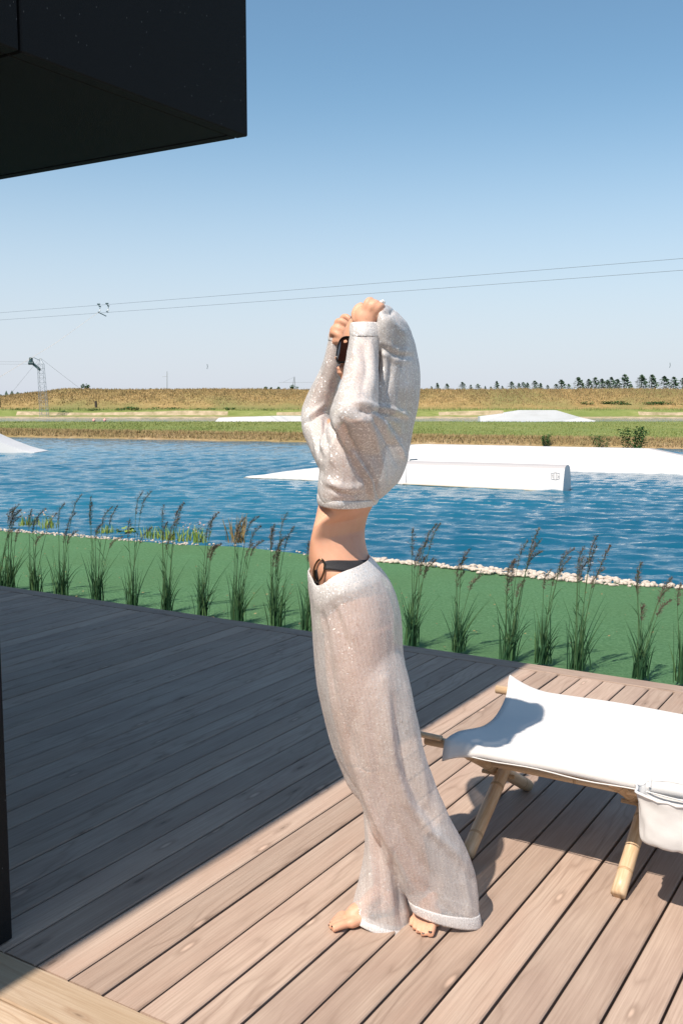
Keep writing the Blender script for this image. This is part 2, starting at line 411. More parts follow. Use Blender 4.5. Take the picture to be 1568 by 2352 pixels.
for i in range(4):                        # edge board along the planting
    o = link('edge_board', mb, None, deck); o.rotation_euler = (0, 0, PI / 2); o.location = (U1 + .066, -3.5 + 3.606 * i, .002 + .001 * (i % 2))
mb = board_mesh(4.2, .141); mb.materials.append(M['border'])
for j in range(9):
    for i in range(3):
        o = link('border_board', mb, None, deck); o.rotation_euler = (0, 0, PI / 2)
        o.location = (U0 - .0775 - .147 * j, -4.2 + 4.206 * i + (j % 2) * 1.3, .003 + .0012 * ((i + j) % 3))
bm = bmesh.new(); box(bm, (U1 + .135, 2.5, -.09), (.016, 13, .16)); obj('fascia', bm, M['deck'], deck)

# ---------------------------------------------------------------- building
bld = empty('building', W(1.718, 2.126), TH, label='black clad building corner with an upper storey jutting out over the deck', cat='building')
VB = 2.126
def bpart(name, u0, u1, v0, v1, z0, z1, mt='cladding', bev=.004):
    bm = bmesh.new(); box(bm, ((u0 + u1) / 2 - 1.718, (v0 + v1) / 2 - VB, (z0 + z1) / 2), (u1 - u0, v1 - v0, z1 - z0), bev)
    return obj(name, bm, M[mt], bld)
bpart('wall', 1.0, 1.718, VB + .01, VB + 9, .004, 2.395)
bpart('wall', -5, .996, VB + .01, VB + 9, .004, 2.395)
TOP = 3.345
ED = [(-5.2, -2.15), (-2.142, -.15), (-.142, 1.843), (1.851, 2.831)]
for a, b in ED:
    bpart('facade_panel', a, b, VB, VB + .05, 2.4065, TOP)
    bpart('soffit_panel', a, b if b < 2.8 else 2.78, VB + .052, VB + 4.5, 2.4075, 2.43)
    bpart('soffit_panel', a, b if b < 2.8 else 2.78, VB + 4.508, VB + 9, 2.4075, 2.43)
bpart('end_panel', 2.783, 2.831, VB + .052, VB + 9, 2.4065, TOP)
bpart('roof', -5.2, 2.78, VB + .06, VB + 9, 2.9, TOP - .01)
bm = bmesh.new(); box(bm, (-2.93, 4.55, 2.445), (7.8, 8.8, .01)); obj('backing', bm, M['post'], bld)

# ---------------------------------------------------------------- ground sheets
ZW = -.7
V = []; F = []
def sheet(name, xs, ys, zf, mt, label=None, kind='structure', smooth=True, cat=None):
    V = [(x, y, zf(x, y)) for y in ys for x in xs]; nx = len(xs)
    F = [(j * nx + i, j * nx + i + 1, (j + 1) * nx + i + 1, (j + 1) * nx + i) for j in range(len(ys) - 1) for i in range(nx - 1)]
    return pyd(name, V, F, M[mt], None, smooth, kind=kind, label=label)
def lin(a, b, n): return [a + (b - a) * i / (n - 1) for i in range(n)]
sheet('ground', lin(-4000, 4000, 9), [-60, 8, 60, 150, 400, 1500, 6000], lambda x, y: -1.6 if y < 140 else -.5, 'earth')
import numpy as np
rs = np.random.RandomState(5)
ys = [7.0]
while ys[-1] < 118: ys.append(ys[-1] + max(.055, min(.35, ys[-1] * .0045)))
ys = np.array(ys); tx = np.linspace(-.62, .62, 470)
Xg = tx[None, :] * (ys[:, None] + 4); Yg = np.repeat(ys[:, None], len(tx), 1)
Zg = np.zeros_like(Xg)
for i in range(64):                       # wind ripples, crests roughly across the view
    lam = .12 * (7 ** rs.rand()); kx = 2 * np.pi / lam; an = rs.normal(1.35, .42)
    amp = .0088 * lam ** .9 * rs.uniform(.5, 1.3) * (np.clip((lam - Yg * .012) / .2 + .5, 0, 1))
    ph = kx * (np.cos(an) * Xg + np.sin(an) * Yg) + rs.rand() * 6.28
    env = .65 + .35 * np.sin(.21 * Xg * rs.uniform(.5, 1.5) + .17 * Yg + rs.rand() * 6)
    Zg += amp * env * (np.sin(ph) + .25 * np.sin(2 * ph))
V = np.stack([Xg, Yg, ZW + Zg], -1).reshape(-1, 3); nx = len(tx); a = np.arange(len(ys) - 1)[:, None] * nx + np.arange(nx - 1)[None, :]
F = np.stack([a, a + 1, a + nx + 1, a + nx], -1).reshape(-1, 4)
pyd('lake_water', V.tolist(), F.tolist(), M['water'], None, True, kind='structure', label='blue rippled lake water')
sheet('outer_water', lin(-400, 400, 3), [3, 60, 120], lambda x, y: ZW - .12, 'water')
# near bank with artificial turf: outline of its water side in world x,y
shore = [(-30, 20.5), (-16, 15.6), (-9, 13.9), (-6, 13.0), (-4.41, 12.50), (-2.79, 11.70), (-1.94, 11.28), (-1.21, 11.07), (-.38, 10.49), (.37, 10.1), (1.18, 9.61), (1.75, 9.28), (2.47, 8.87), (3.03, 8.57), (4.5, 7.9), (7, 7.1), (14, 4.5), (30, -4)]
def shore_y(x):
    for (a, b), (c, d) in zip(shore, shore[1:]):
        if a <= x <= c: return b + (d - b) * (x - a) / (c - a)
    return shore[0][1] if x < shore[0][0] else shore[-1][1]
TZ = -.12
xs = lin(-26, 20, 185); V = []; F = []
def back(x): return W(5.36, 0).y - (x - W(5.36, 0).x) * math.tan(AZ)
n_ = 10
for x in xs:
    y0, y1 = back(x), shore_y(x)
    if y1 < y0 + .5: y1 = y0 + .5
    for j in range(n_ + 1):
        t = j / n_; y = y0 + (y1 - y0) * t
        V.append((x, y, TZ + .015 * noise.noise(Vector((x * .7, y * .7, 0))) - (.05 * t * t)))
    V.append((x, y1 + .12, TZ - .12)); V.append((x, y1 + .6, ZW - .25))
k = n_ + 3; F = []; FM = []
for i in range(len(xs) - 1):
    for j in range(k - 1):
        F.append((i * k + j, (i + 1) * k + j, (i + 1) * k + j + 1, i * k + j + 1)); FM.append(0 if j < n_ else 1)
o = pyd('turf', V, F, None, None, False, kind='structure', label='green artificial turf between the deck and the lake')
o.data.materials.append(M['turf']); o.data.materials.append(M['earth'])
for p, a in zip(o.data.polygons, FM): p.material_index = a
# soil strip
V = []; F = []
for i in range(161):
    v = -4 + 16 * i / 160
    e = .035 * noise.noise(Vector((v * 7, 0, 0))) + .02 * noise.noise(Vector((v * 23, 4, 0)))
    V += [W(5.16, v, TZ - .0), W(5.30, v, TZ + .012), W(5.385 + e, v, TZ + .022), W(5.44 + e, v, TZ - .03)]
for i in range(160):
    for j in range(3): F.append((i * 4 + j, (i + 1) * 4 + j, (i + 1) * 4 + j + 1, i * 4 + j + 1))
pyd('soil_strip', V, F, M['soil'], None, True, kind='structure')

# ---------------------------------------------------------------- meadow strip in the lake, far bank and embankment
def near_y(x): return max(24, min(74, 49 - .41 * (x - 3))) + .5 * noise.noise(Vector((x * .35, 2, 0))) + .25 * noise.noise(Vector((x * 1.4, 7, 0)))
MZ = -.36
xs = lin(-130, 110, 481); V = []; F = []; FM = []
rows = [(0, ZW - .3), (.05, ZW + .02), (.35, ZW + .13), (.8, -.46), (1.5, -.40), (2.6, MZ)]
for x in xs:
    y0 = near_y(x)
    for d, z in rows: V.append((x, y0 + d + .25 * noise.noise(Vector((x * 2, d * 3, 1))) * (d > .1), z + .05 * noise.noise(Vector((x * 3, d * 3, 5)))))
    for t in (.15, .35, .6, .85, .97): V.append((x, y0 + 2.6 + (84.6 - y0 - 2.6) * t, MZ + .06 * noise.noise(Vector((x * .3, t * 9, 0)))))
    V.append((x, 85.2, ZW - .3))
k = 12
for i in range(len(xs) - 1):
    for j in range(k - 1):
        F.append((i * k + j, (i + 1) * k + j, (i + 1) * k + j + 1, i * k + j + 1)); FM.append(1 if j < 4 else 0)
o = pyd('grass_spit', V, F, None, None, True, kind='structure', label='low green grass spit between the two arms of the lake')
o.data.materials.append(M['meadow']); o.data.materials.append(grass_ground('dry bank', [(.20, .135, .06), (.31, .22, .12), (.42, .33, .2), (.24, .18, .08)], 2.2)); 
for p, a in zip(o.data.polygons, FM): p.material_index = a
def crest(x):
    z = 2.95 + .12 * noise.noise(Vector((x * .09, 0, 0))) + .06 * noise.noise(Vector((x * .5, 3, 0)))
    if x < -38: z -= min(1.3, (-38 - x) * .11)
    return z
xs = lin(-140, 140, 561); V = []; F = []; FM = []
for x in xs:
    g = .8 * noise.noise(Vector((x * .12, 9, 0))); s = noise.noise(Vector((x * .08, 31, 0)))
    prof = [(116.5, ZW - .3), (117.5, ZW + .03), (119.5, ZW + .16), (121.2, -.42), (121.7, -.1 + .35 * max(0, s + .3)), (124, .32), (127, .62)]
    for y, z in prof: V.append((x, y + g, z + .05 * noise.noise(Vector((x * .9, y, 0)))))
    c = crest(x)
    for t in (.12, .3, .5, .7, .88, 1): V.append((x, 127 + g + 9 * t, .62 + (c - .62) * (t ** .9) + .1 * noise.noise(Vector((x * .6, t * 6, 2)))))
    V.append((x, 141, c + .02)); V.append((x, 150, -.6))
k = 15
for i in range(len(xs) - 1):
    for j in range(k - 1):
        F.append((i * k + j, (i + 1) * k + j, (i + 1) * k + j + 1, i * k + j + 1)); FM.append(2 if j < 2 or (j == 3 and noise.noise(Vector((xs[i] * .11, 5, j * .2))) > .0) else (1 if j < 5 else 0))
o = pyd('embankment', V, F, None, None, True, kind='structure', label='long dry grass embankment behind the lake')
for q in ('dry', 'meadow', 'sand'): o.data.materials.append(M[q])
for p, a in zip(o.data.polygons, FM): p.material_index = a

def blade(V, F, p, h, wd, lean, az):
    a = Vector((math.cos(az), math.sin(az), 0)) * wd / 2
    b = Vector((math.cos(az + 1.3), math.sin(az + 1.3), 0)) * lean
    i = len(V); V += [p - a, p + a, p + b * .4 + a * .6 + Vector((0, 0, h * .6)), p + b + Vector((0, 0, h))]
    F += [(i, i + 1, i + 2), (i, i + 2, i + 3)]
def scatter(name, N_, pos, hr, wr, mt, seed, lean=.3):
    random.seed(seed); V = []; F = []
    for _ in range(N_):
        p = pos()
        if p is None: continue
        h = random.uniform(*hr); blade(V, F, Vector(p), h, random.uniform(*wr), random.uniform(-lean, lean) * h, random.uniform(0, PI))
    return pyd(name, V, F, M[mt], None, False, kind='stuff')
def p_crest():
    x = random.uniform(-62, 62); t = random.random() ** .6; g = .8 * noise.noise(Vector((x * .12, 9, 0)))
    return (x, 127 + g + 9 * t, .6 + (crest(x) - .62) * (t ** .9))
scatter('dry_hillside_grass', 42000, p_crest, (.12, .3), (.05, .14), 'dryblades', 1)
def p_foot():
    x = random.uniform(-62, 62); return (x, random.uniform(122.4, 127), .1 + .1 * random.random())
scatter('green_foot_grass', 9000, p_foot, (.2, .5), (.04, .1), 'greenblades', 2)
def p_bank():
    x = random.uniform(-30, 26); d = random.uniform(.1, 2.2); return (x, near_y(x) + d, -.66 + .28 * min(1, d / .8))
scatter('dry_bank_grass', 26000, p_bank, (.06, .22), (.02, .05), 'dryblades', 3, .7)
def p_mead():
    x = random.uniform(-36, 34); y = near_y(x) + 2 + (82 - near_y(x)) * random.random() ** 1.6; return (x, y, MZ - .02)
scatter('meadow_grass', 40000, p_mead, (.05, .13), (.03, .07), 'greenblades', 5)
# far forest beyond the left end of the embankment
V = []; F = []; random.seed(8)
for i in range(300):
    x = -330 + i * 1.4; y = 520 + random.uniform(-12, 12); h = random.uniform(3.5, 6.5)
    j = len(V); z = .0; r = random.uniform(1.2, 2.4)
    V += [(x - r, y - r, z), (x + r, y - r, z), (x + r, y + r, z), (x - r, y + r, z), (x + .6 * r, y, h * .7), (x - .6 * r, y, h * .75), (x, y, h)]
    F += [(j, j + 1, j + 4), (j, j + 4, j + 5), (j, j + 5, j + 3), (j + 1, j + 2, j + 4), (j + 2, j + 3, j + 5), (j + 2, j + 5, j + 4), (j + 4, j + 6, j + 5)]
pyd('distant_forest', V, F, M['forest'], None, False, kind='stuff', label='distant dark forest line beyond the left end of the embankment')

# ---------------------------------------------------------------- trees, shrubs
def leafcloud(name, pts, size, mt, parent=None, seed=0, **k):
    random.seed(seed); V = []; F = []
    for c in pts:
        s = size * random.uniform(.6, 1.3)
        q = Matrix.Rotation(random.uniform(0, 2 * PI), 3, 'Z') @ Matrix.Rotation(random.uniform(-1.2, 1.2), 3, 'X')
        i = len(V)
        for a, b in ((-.5, 0), (0, -.3), (.5, 0), (0, .3)): V.append(Vector(c) + q @ Vector((a * s, b * s, 0)))
        F.append((i, i + 1, i + 2, i + 3))
    return pyd(name, V, F, M[mt], parent, False, **k)
def fir(x, y, z, h, wd, seed, label, loose=False, group='young conifers along the embankment crest'):
    random.seed(seed); t = empty('conifer', (x, y, z), label=label, cat='tree', group=group)
    bm = bmesh.new(); tube(bm, [(0, 0, -.2), (0, 0, h * .5), (0, 0, h)], [h * .03, h * .02, .01], 5); obj('trunk', bm, M['bark'], t)
    pts = []
    for i in range(300):
        f = random.random() ** 1.25; r = wd / 2 * (1 - f) ** .5 * (.75 + .5 * abs(math.sin(seed + f * 9 + 2 * math.sin(i)))) * (random.random() ** .4) * (1 + .25 * math.sin(f * 26)); a = random.uniform(0, 2 * PI)
        pts.append((r * math.cos(a), r * math.sin(a), h * (.06 + .94 * f) - .15 * r))
    leafcloud('crown', pts, h * .17, 'fir', t, seed); return t
def bush(x, y, z, h, wd, dp, seed, label, cat='shrub', group=None, mt='shrub', n=320, up=False, leaf=.13, name='shrub'):
    random.seed(seed); t = empty(name, (x, y, z), label=label, cat=cat, group=group); pts = []
    lobes = [(random.uniform(-.42, .42) * wd, random.uniform(-.4, .4) * dp, random.uniform(.25, .62) * h, random.uniform(.2, .38)) for _ in range(9)]
    for i in range(n):
        l = random.choice(lobes)
        if up:
            px = l[0]; f = random.random(); pts.append((px * (.7 + .4 * f) + random.gauss(0, .05 * wd), l[1] + random.gauss(0, .05 * dp), f * h * (.6 + l[3])))
        else:
            d = Vector((random.gauss(0, 1), random.gauss(0, 1), random.gauss(0, 1))).normalized() * random.uniform(.5, 1)
            pts.append((l[0] + d.x * l[3] * wd * .6, l[1] + d.y * l[3] * dp * .6, max(.02, l[2] + d.z * l[3] * h)))
    bm = bmesh.new()
    for k in range(4):
        l = lobes[k]; tube(bm, [(0, 0, -.05), (l[0] * .8, l[1] * .8, l[2])], [.02 * h + .004, .004], 4)
    obj('stem', bm, M['bark'], t); leafcloud('foliage', pts, leaf * h, mt, t, seed); return t
firs = [(990,8),(1003,15),(1025,14),(1060,17),(1080,12),(1096,13),(1113,9),(1126,8),(1139,18),(1152,9),(1173,17),(1190,14),(1200,16),(1210,15),(1226,19),(1240,14),(1256,11),(1275,13),(1287,22),(1304,13),(1326,26),(1336,14),(1350,22),(1365,25),(1380,22),(1393,20),(1402,25),(1415,22),(1432,31),(1448,12),(1471,30),(1495,31),(1523,28),(1545,27),(1566,25)]
ORD = 'first second third fourth fifth sixth seventh eighth ninth tenth eleventh twelfth thirteenth fourteenth fifteenth sixteenth seventeenth eighteenth nineteenth twentieth'.split()
ORD += ['twenty-' + o for o in ORD[:9]] + ['thirtieth'] + ['thirty-' + o for o in ORD[:6]]
side = ['wide', 'narrow', 'ragged', 'full', 'sparse', 'bushy', 'slim']
for i, (px, hp) in enumerate(firs):
    Y = 138 + (i * 37 % 5) * .5; p = at(px, 895, Y); zc = crest(p.x * 1.0) - .12; h = hp / 2250 * Y * 1.12
    wid = [1.1, .8, 1.0, 1.25, .85, 1.3, .75][i % 7] if hp < 20 else [1.05, .9, 1.15][i % 3]
    nb = 'first conifer at the left end of the row' if i == 0 else ('last conifer, cut by the right edge of the photo' if i == len(firs) - 1 else None)
    size = 'tiny' if hp < 13 else 'small' if hp < 18 else 'middling' if hp < 25 else 'tall'
    ref = 'above the far white ramp' if 1100 < px < 1370 else 'left of the far white ramp' if px <= 1100 else 'above the shore shrubs' if px < 1500 else 'near the right edge of the photo'
    lab = f"{size} {side[i % 7]} conifer {ref}, {ORD[i]} from the woman"
    fir(p.x, Y, zc, h, h * wid, 100 + i, nb or lab)
    if hp >= 19 and i % 2 == 0:
        pass
for i, (px, hp, wp, nm) in enumerate([(198, 15, 22, 'round dark bush standing alone on the crest right of the cable tower'), (610, 9, 8, 'small thin bush on the crest left of the woman'), (622, 8, 5, 'tiny upright sapling on the crest left of the woman'), (640, 8, 9, 'low sapling on the crest nearer to the woman'), (675, 12, 22, 'wide low bush on the crest right beside the raised sleeve'), (62, 7, 12, 'low bush on the left end of the crest'), (345, 5, 9, 'tiny dark bush on the crest left of the pole')]):
    Y = 138; p = at(px, 895, Y); bush(p.x, Y, crest(p.x) - .1, hp / 2250 * Y * 1.15, wp / 2250 * Y, wp / 2250 * Y * .7, 300 + i, nm, group='bushes on the embankment crest', n=260, leaf=.22)
for i, (x0, x1, hp) in enumerate([(37, 62, 10), (185, 235, 9), (262, 325, 14), (328, 415, 12), (440, 495, 11), (515, 540, 12), (100, 130, 6), (600, 640, 8), (1330, 1450, 14), (1460, 1568, 13)]):
    Y = 123.6 if i < 8 else 128; px = (x0 + x1) / 2; p = at(px, 940, Y); wm = (x1 - x0) / 2250 * Y
    nm = ['low dark shrub at the foot of the embankment by the cable tower', 'thin strip of shrub right of the cable tower base', 'dense dark shrub right of the leaning timber post', 'long low shrub in the middle of the far bank', 'loose shrub on the far bank nearer the woman', 'round green shrub on the sandy bank', 'small shrub on the bank beside the tower', 'low shrub behind the long far ramp', 'green patch of shrub on the slope above the right shore', 'green shrub on the slope at the right edge'][i]
    bush(p.x, Y, .0 if i < 8 else .7, hp / 2250 * Y, wm, 1.6, 400 + i, nm, group='shrubs along the far bank', n=int(220 + wm * 60), leaf=.28)
for i, (px, yb, hp, wp, nm) in enumerate([(1251, 1025, 24, 38, 'small green shrub on the spit behind the long ramp'), (1385, 1029, 26, 48, 'middle one of the three shrubs on the lake shore'), (1460, 1033, 48, 72, 'largest green shrub on the lake shore at the right')]):
    p = atz(px, yb, ZW + .03); p.y += .35
    bush(p.x, p.y, ZW + .05, hp / 2250 * p.y * 1.15, wp / 2250 * p.y, .9, 500 + i, nm, group='shrubs on the lake shore', n=1100, leaf=.09, up=True)

# ---------------------------------------------------------------- white wake ramps
def ramp_hull(name, path, prof, label, cat='ramp', grey=None):
    """path: list of (point on the near waterline, height, width); prof(k) -> cross-section 0..1 (across, up)"""
    bm = bmesh.new(); rings = []
    for i, (p, h, wd) in enumerate(path):
        q = path[min(i + 1, len(path) - 1)][0] - path[max(i - 1, 0)][0]; d = Vector((q.x, q.y, 0)).normalized(); nrm = Vector((-d.y, d.x, 0))
        if nrm.y < 0: nrm = -nrm
        rings.append([bm.verts.new(Vector((p.x, p.y, ZW)) + nrm * a * wd + Vector((0, 0, b * h - (.15 if b == 0 else 0)))) for a, b in prof])
    for a, b in zip(rings, rings[1:]):
        for k in range(len(a) - 1): bm.faces.new((a[k], a[k + 1], b[k + 1], b[k]))
    bm.faces.new(rings[0]); bm.faces.new(rings[-1][::-1])
    t = empty(name, path[0][0], label=label, cat=cat)
    bm.normal_update()
    o = obj('hull', bm, M['hull'], t, False); o.data.materials.append(M['hullgrey'])
    for p in o.data.polygons:
        if grey and grey(p): p.material_index = 1
    o; o.matrix_parent_inverse = Matrix.Translation(-Vector(path[0][0])); 
    return t, o
def along(a, b, t): return a + (b - a) * t
rnd = [(0, 0), (.085, .40), (.17, .80)] + [(.5 - .33 * math.cos(R(a)), .80 + .2 * math.sin(R(a))) for a in (20, 45, 65, 90, 115, 135, 160)] + [(.83, .80), (.95, .42), (1, 0)]
P0, P1 = atz(560, 1097, ZW), atz(1291, 1130, ZW)
path = []
for t, h in ((0, .03), (.05, .08), (.12, .19), (.2, .29), (.3, .40), (.42, .50), (.5, .56), (.505, .60), (.75, .62), (1, .63)): path.append((along(P0, P1, t), h, .75))
rb, hb = ramp_hull('kicker_ramp', path, rnd, 'long white round topped ramp nearest in the lake, emblem on its right end', grey=lambda p: p.normal.z > .42 and p.center.x > 1.2)
dd = (P1 - P0).normalized()
def hullpt(px, py, off=.004):                        # a spot on the ramp's sloping near face
    # plane through P0,P1 leaning back
    nrm = Vector((-dd.y, dd.x, 0)); 
    if nrm.y < 0: nrm = -nrm
    up = Vector((0, 0, .80 * .63)) + nrm * (.17 * .75)
    pn = dd.cross(up).normalized(); a = (px - CX) / FP; b = (CY - py) / FP
    d = Vector((a, math.cos(PITCH) + b * math.sin(PITCH), -math.sin(PITCH) + b * math.cos(PITCH))); o0 = Vector((0, 0, H))
    t = (Vector((P1.x, P1.y, ZW)) - o0).dot(pn) / d.dot(pn); return o0 + d * t - d.normalized() * off
def sub(name, bm, m, t, **k):
    o = obj(name, bm, m, t, **k); o.matrix_parent_inverse = Matrix.Translation(-t.location); return o
bm = bmesh.new(); e = .55
for pl in ([(1265, 1087), (1274.5, 1085.4), (1284, 1087.2), (1284, 1099.5), (1274.5, 1101.8), (1265, 1100), (1265, 1087)], [(1272.6, 1086), (1272.6, 1101)], [(1276.4, 1086), (1276.4, 1101.4)], [(1266, 1091), (1269.5, 1091)], [(1269.5, 1088), (1269.5, 1099)], [(1266.5, 1095), (1269.5, 1095)], [(1279.5, 1089), (1279.5, 1093), (1283, 1093)], [(1279.5, 1099), (1279.5, 1095.5), (1283, 1095.5)]):
    for a, b in zip(pl, pl[1:]):
        A, B = hullpt(*a, .01), hullpt(*b, .01); tube(bm, [A, B], .0045, 4)
sub('emblem', bm, M['ink'], rb)
bm = bmesh.new(); tube(bm, [hullpt(925, 1112, .0), hullpt(1291, 1130, .0)], .018, 5); tube(bm, [Vector(P0), hullpt(925, 1112, .0)], .008, 5); sub('waterline_stain', bm, M['scum'], rb)
for px in (932,):
    bm = bmesh.new(); tube(bm, [hullpt(px, 1108), hullpt(px + 1, 1075)], .006, 4); sub('seam', bm, M['ink'], rb)
bm = bmesh.new(); q = at(941, 1056, 25.9); q2 = at(957, 1055, 26.3); tube(bm, [q, q2], .022, 6); tube(bm, [q, q - Vector((0, 0, .2))], .02, 5); sub('handle_rail', bm, M['steel'], rb)
# broad ramp behind it
P0, P1 = atz(701, 1061.5, ZW), atz(1568, 1091, ZW); P2 = P1 + (P1 - P0).normalized() * 2.6; L = (P2 - P0).length
flat = [(0, 0), (.03, .1), (.42, .97), (.45, 1), (.6, 1), (.63, .97), (1, 0)]
tz = (atz(1480, 1086, ZW) - P0).length / L
path = [(along(P0, P2, t), h, 2.1) for t, h in ((0, .03), (.03, .06), (.1, .26), (.17, .5), (.24, .66), (.27, .68), (tz, .70), (tz + .003, .70), (tz + .09, .45), (tz + .1, .46), (1, .02))]
rc, hc = ramp_hull('table_ramp', path, flat, 'broad white flat topped ramp behind the round topped one, sloping down to the right', grey=lambda p: p.center.x > 9.1 and p.normal.z > .9)
# far ramps
yb = 966.5
d0 = 102.
pts = [(1101, 10), (1159, 17), (1160, 19), (1196, 24.5), (1275, 24.5), (1332, 8), (1366, .5)]
path = [(Vector(((px - CX) / FP * d0, d0, ZW)), hp / FP * d0, 2.0) for px, hp in pts]
re_, he = ramp_hull('far_ramp', path, [(0, 0), (.1, 1), (.9, 1), (1, 0)], 'white peaked ramp in the far arm of the lake, right of the woman')
pts = [(495, 1), (503, 9), (560, 11), (640, 13.5), (720, 13), (800, 12)]
path = [(Vector(((px - CX) / FP * 98, 98., ZW)), hp / FP * 98, 2.0) for px, hp in pts]
rd, hd = ramp_hull('far_ramp', path, [(0, 0), (.1, 1), (.9, 1), (1, 0)], 'long low white ramp in the far arm of the lake, left of the woman')
a0 = atz(79, 1040.5, ZW); a1 = atz(-140, 1040, ZW)
path = [(along(a0, a1, t), .015 + 1.75 * t ** 1.35, 1.8) for t in lin(0, 1, 10)]
ra, ha = ramp_hull('kicker_ramp', path, [(0, 0), (.02, 1), (.98, 1), (1, 0)], 'white curved ramp cut off by the left edge of the photo')

# ---------------------------------------------------------------- cable park: towers, cables, carriers
def lattice(bm, base, top, w0, w1, n, r):
    ax = [(-1, -1), (1, -1), (1, 1), (-1, 1)]
    def c(t, k): p = along(base, top, t); ww = w0 + (w1 - w0) * t; return p + Vector((ax[k][0] * ww / 2, ax[k][1] * ww / 2, 0))
    for k in range(4): tube(bm, [c(0, k), c(1, k)], r, 4)
    for i in range(n):
        a, b = i / n, (i + 1) / n
        for k in range(4): tube(bm, [c(a, k), c(b, (k + 1) % 4)], r * .6, 3); tube(bm, [c(b, k), c(b, (k + 1) % 4)], r * .6, 3)
Yt = 119.
base, top = at(103, 962, Yt), at(93, 822, Yt)
tw = empty('cable_tower', base, label='tall leaning steel lattice mast of the cable ski lift at the far left bank', cat='mast')
bm = bmesh.new(); lattice(bm, base, along(base, top, .9), .85, .65, 12, .022)
for k in ((-.3, -.3), (.3, -.3), (.3, .3), (-.3, .3)): tube(bm, [along(base, top, .9) + Vector((*k, 0)), top], .02, 4)
sub('mast', bm, M['steel'], tw)
bm = bmesh.new(); A, B = at(92.5, 849, Yt), at(72, 832, Yt)
for o_ in ((0, 0, .12), (0, 0, -.12), (0, .2, 0)): tube(bm, [A + Vector(o_), B + Vector(o_)], .075, 5)
sub('arm', bm, M['teal'], tw)
bm = bmesh.new(); box(bm, B + Vector((0, 0, .15)), (.4, .4, .85), .08); tube(bm, [B + Vector((-.3, 0, -.1)), B + Vector((.3, 0, -.1))], .22, 10); tube(bm, [B + Vector((1.1, 0, .2)), at(77.5, 821, Yt)], .03, 4); sub('pulley', bm, M['teal'], tw)
bm = bmesh.new()
for e_ in (at(190, 897, Yt + 8), at(25, 905, Yt + 8)): tube(bm, [top, e_], .014, 3)
sub('guy_wire', bm, M['cable'], tw)
def cable(name, pts, r, label, cat='cable', m='cable', group=None):
    bm = bmesh.new(); tube(bm, pts, r, 5); return obj(name, bm, M[m], None, label=label, cat=cat, group=group)
def sag(a, b, s, n=16): return [along(a, b, i / n) - Vector((0, 0, s * 4 * (i / n) * (1 - i / n))) for i in range(n + 1)]
a1_, a2_ = at(-260, 735, 118), at(-260, 747, 118); b1_, b2_ = at(2000, 556, 60), at(2000, 588, 60)
def persp(pxa, ya, pxb, yb, Ya, Yb, ya2, yb2): pass
# both cables are level and straight: 11.4 m and 10.6 m up
cA0, cA1 = at(0, 717, 112), at(1568, 590.5, 67); cB0, cB1 = at(0, 733.5, 112), at(1568, 617.5, 67)
def ext(a, b, t0, t1): return along(a, b, t0), along(a, b, t1)
A0, A1 = ext(cA0, cA1, -.3, 1.4); B0, B1 = ext(cB0, cB1, -.3, 1.4)
cable('lift_cable', sag(A0, A1, .12), .013, 'upper one of the two thin steel cables crossing the sky', group='ski lift cables in the sky')
cable('lift_cable', sag(B0, B1, .12), .013, 'lower one of the two thin steel cables crossing the sky', group='ski lift cables in the sky')
for i, (px, nm) in enumerate([(232, 'left cable carrier with a tow rope hanging between the two sky cables'), (251, 'right cable carrier between the two sky cables')]):
    # point on cables at this bearing
    def oncable(a, b, px):
        lo, hi = 0., 1.
        for _ in range(40):
            t = (lo + hi) / 2; p = along(a, b, t)
            if p.x / p.y < (px - CX) / FP / math.cos(PITCH) * .985: lo = t
            else: hi = t
        return along(a, b, t)
    p, q = oncable(cA0, cA1, px), oncable(cB0, cB1, px)
    t = empty('cable_carrier', q, label=nm, cat='carrier', group='carriers on the sky cables')
    bm = bmesh.new(); tube(bm, [p + Vector((-.12, 0, 0)), p + Vector((.18, 0, -.25)), along(p, q, .55) + Vector((.12, 0, 0)), q + Vector((.1, 0, .1)), q], .03, 5)
    box(bm, p, (.3, .08, .12)); box(bm, along(p, q, .3) + Vector((.12, 0, 0)), (.22, .08, .1)); sub('bracket', bm, M['teal'], t)
    bm = bmesh.new(); box(bm, along(p, q, .8) + Vector((.12, 0, 0)), (.12, .1, .2), .02); sub('roller', bm, M['white'], t)
    bm = bmesh.new(); tube(bm, [q + Vector((-.1, 0, 0)), q + Vector((.75 if i == 0 else .12, 0, -.42 if i == 0 else -.1))], .05, 5); sub('clamp', bm, M['teal'], t)
    if i == 0: cable('tow_rope', [q, along(q, at(0, 866, 80), .5) - Vector((0, 0, .25)), at(0, 866, 80), at(-150, 960, 70)], .012, 'pale tow rope slanting down from the left cable carrier', 'rope', 'rope')
for i, (y, nm) in enumerate([(831, 'upper faint far cable running level from the mast pulley'), (836.5, 'lower faint far cable running level from the mast pulley')]):
    cable('return_cable', [at(-200, y - 1, 119), at(72, y, 119)], .012, nm, group='far cables at the mast')
for i, (px, y, nm) in enumerate([(476, 842, 'tiny distant cable carrier left of the woman'), (1537, 839, 'tiny distant cable carrier above the trees at the right')]):
    bm = bmesh.new(); q = at(px, y, 140); tube(bm, [q + Vector((0, 0, .35)), q + Vector((.06, 0, 0)), q - Vector((.02, 0, .35))], .035, 4)
    obj('distant_carrier', bm, M['teal'], None, label=nm, cat='carrier')
bm = bmesh.new(); tube(bm, [at(384, 900, 190), at(384, 853, 190)], [.09, .06], 5); q = at(384, 864, 190); tube(bm, [q - Vector((.9, 0, .1)), q + Vector((.1, 0, 0))], .03, 4)
obj('utility_pole', bm, M['steel'], None, label='thin pale utility pole behind the embankment', cat='pole')
tf = empty('distant_mast', at(674, 893, 230), label='small distant lattice mast with stay wires just left of the sleeve', cat='mast')
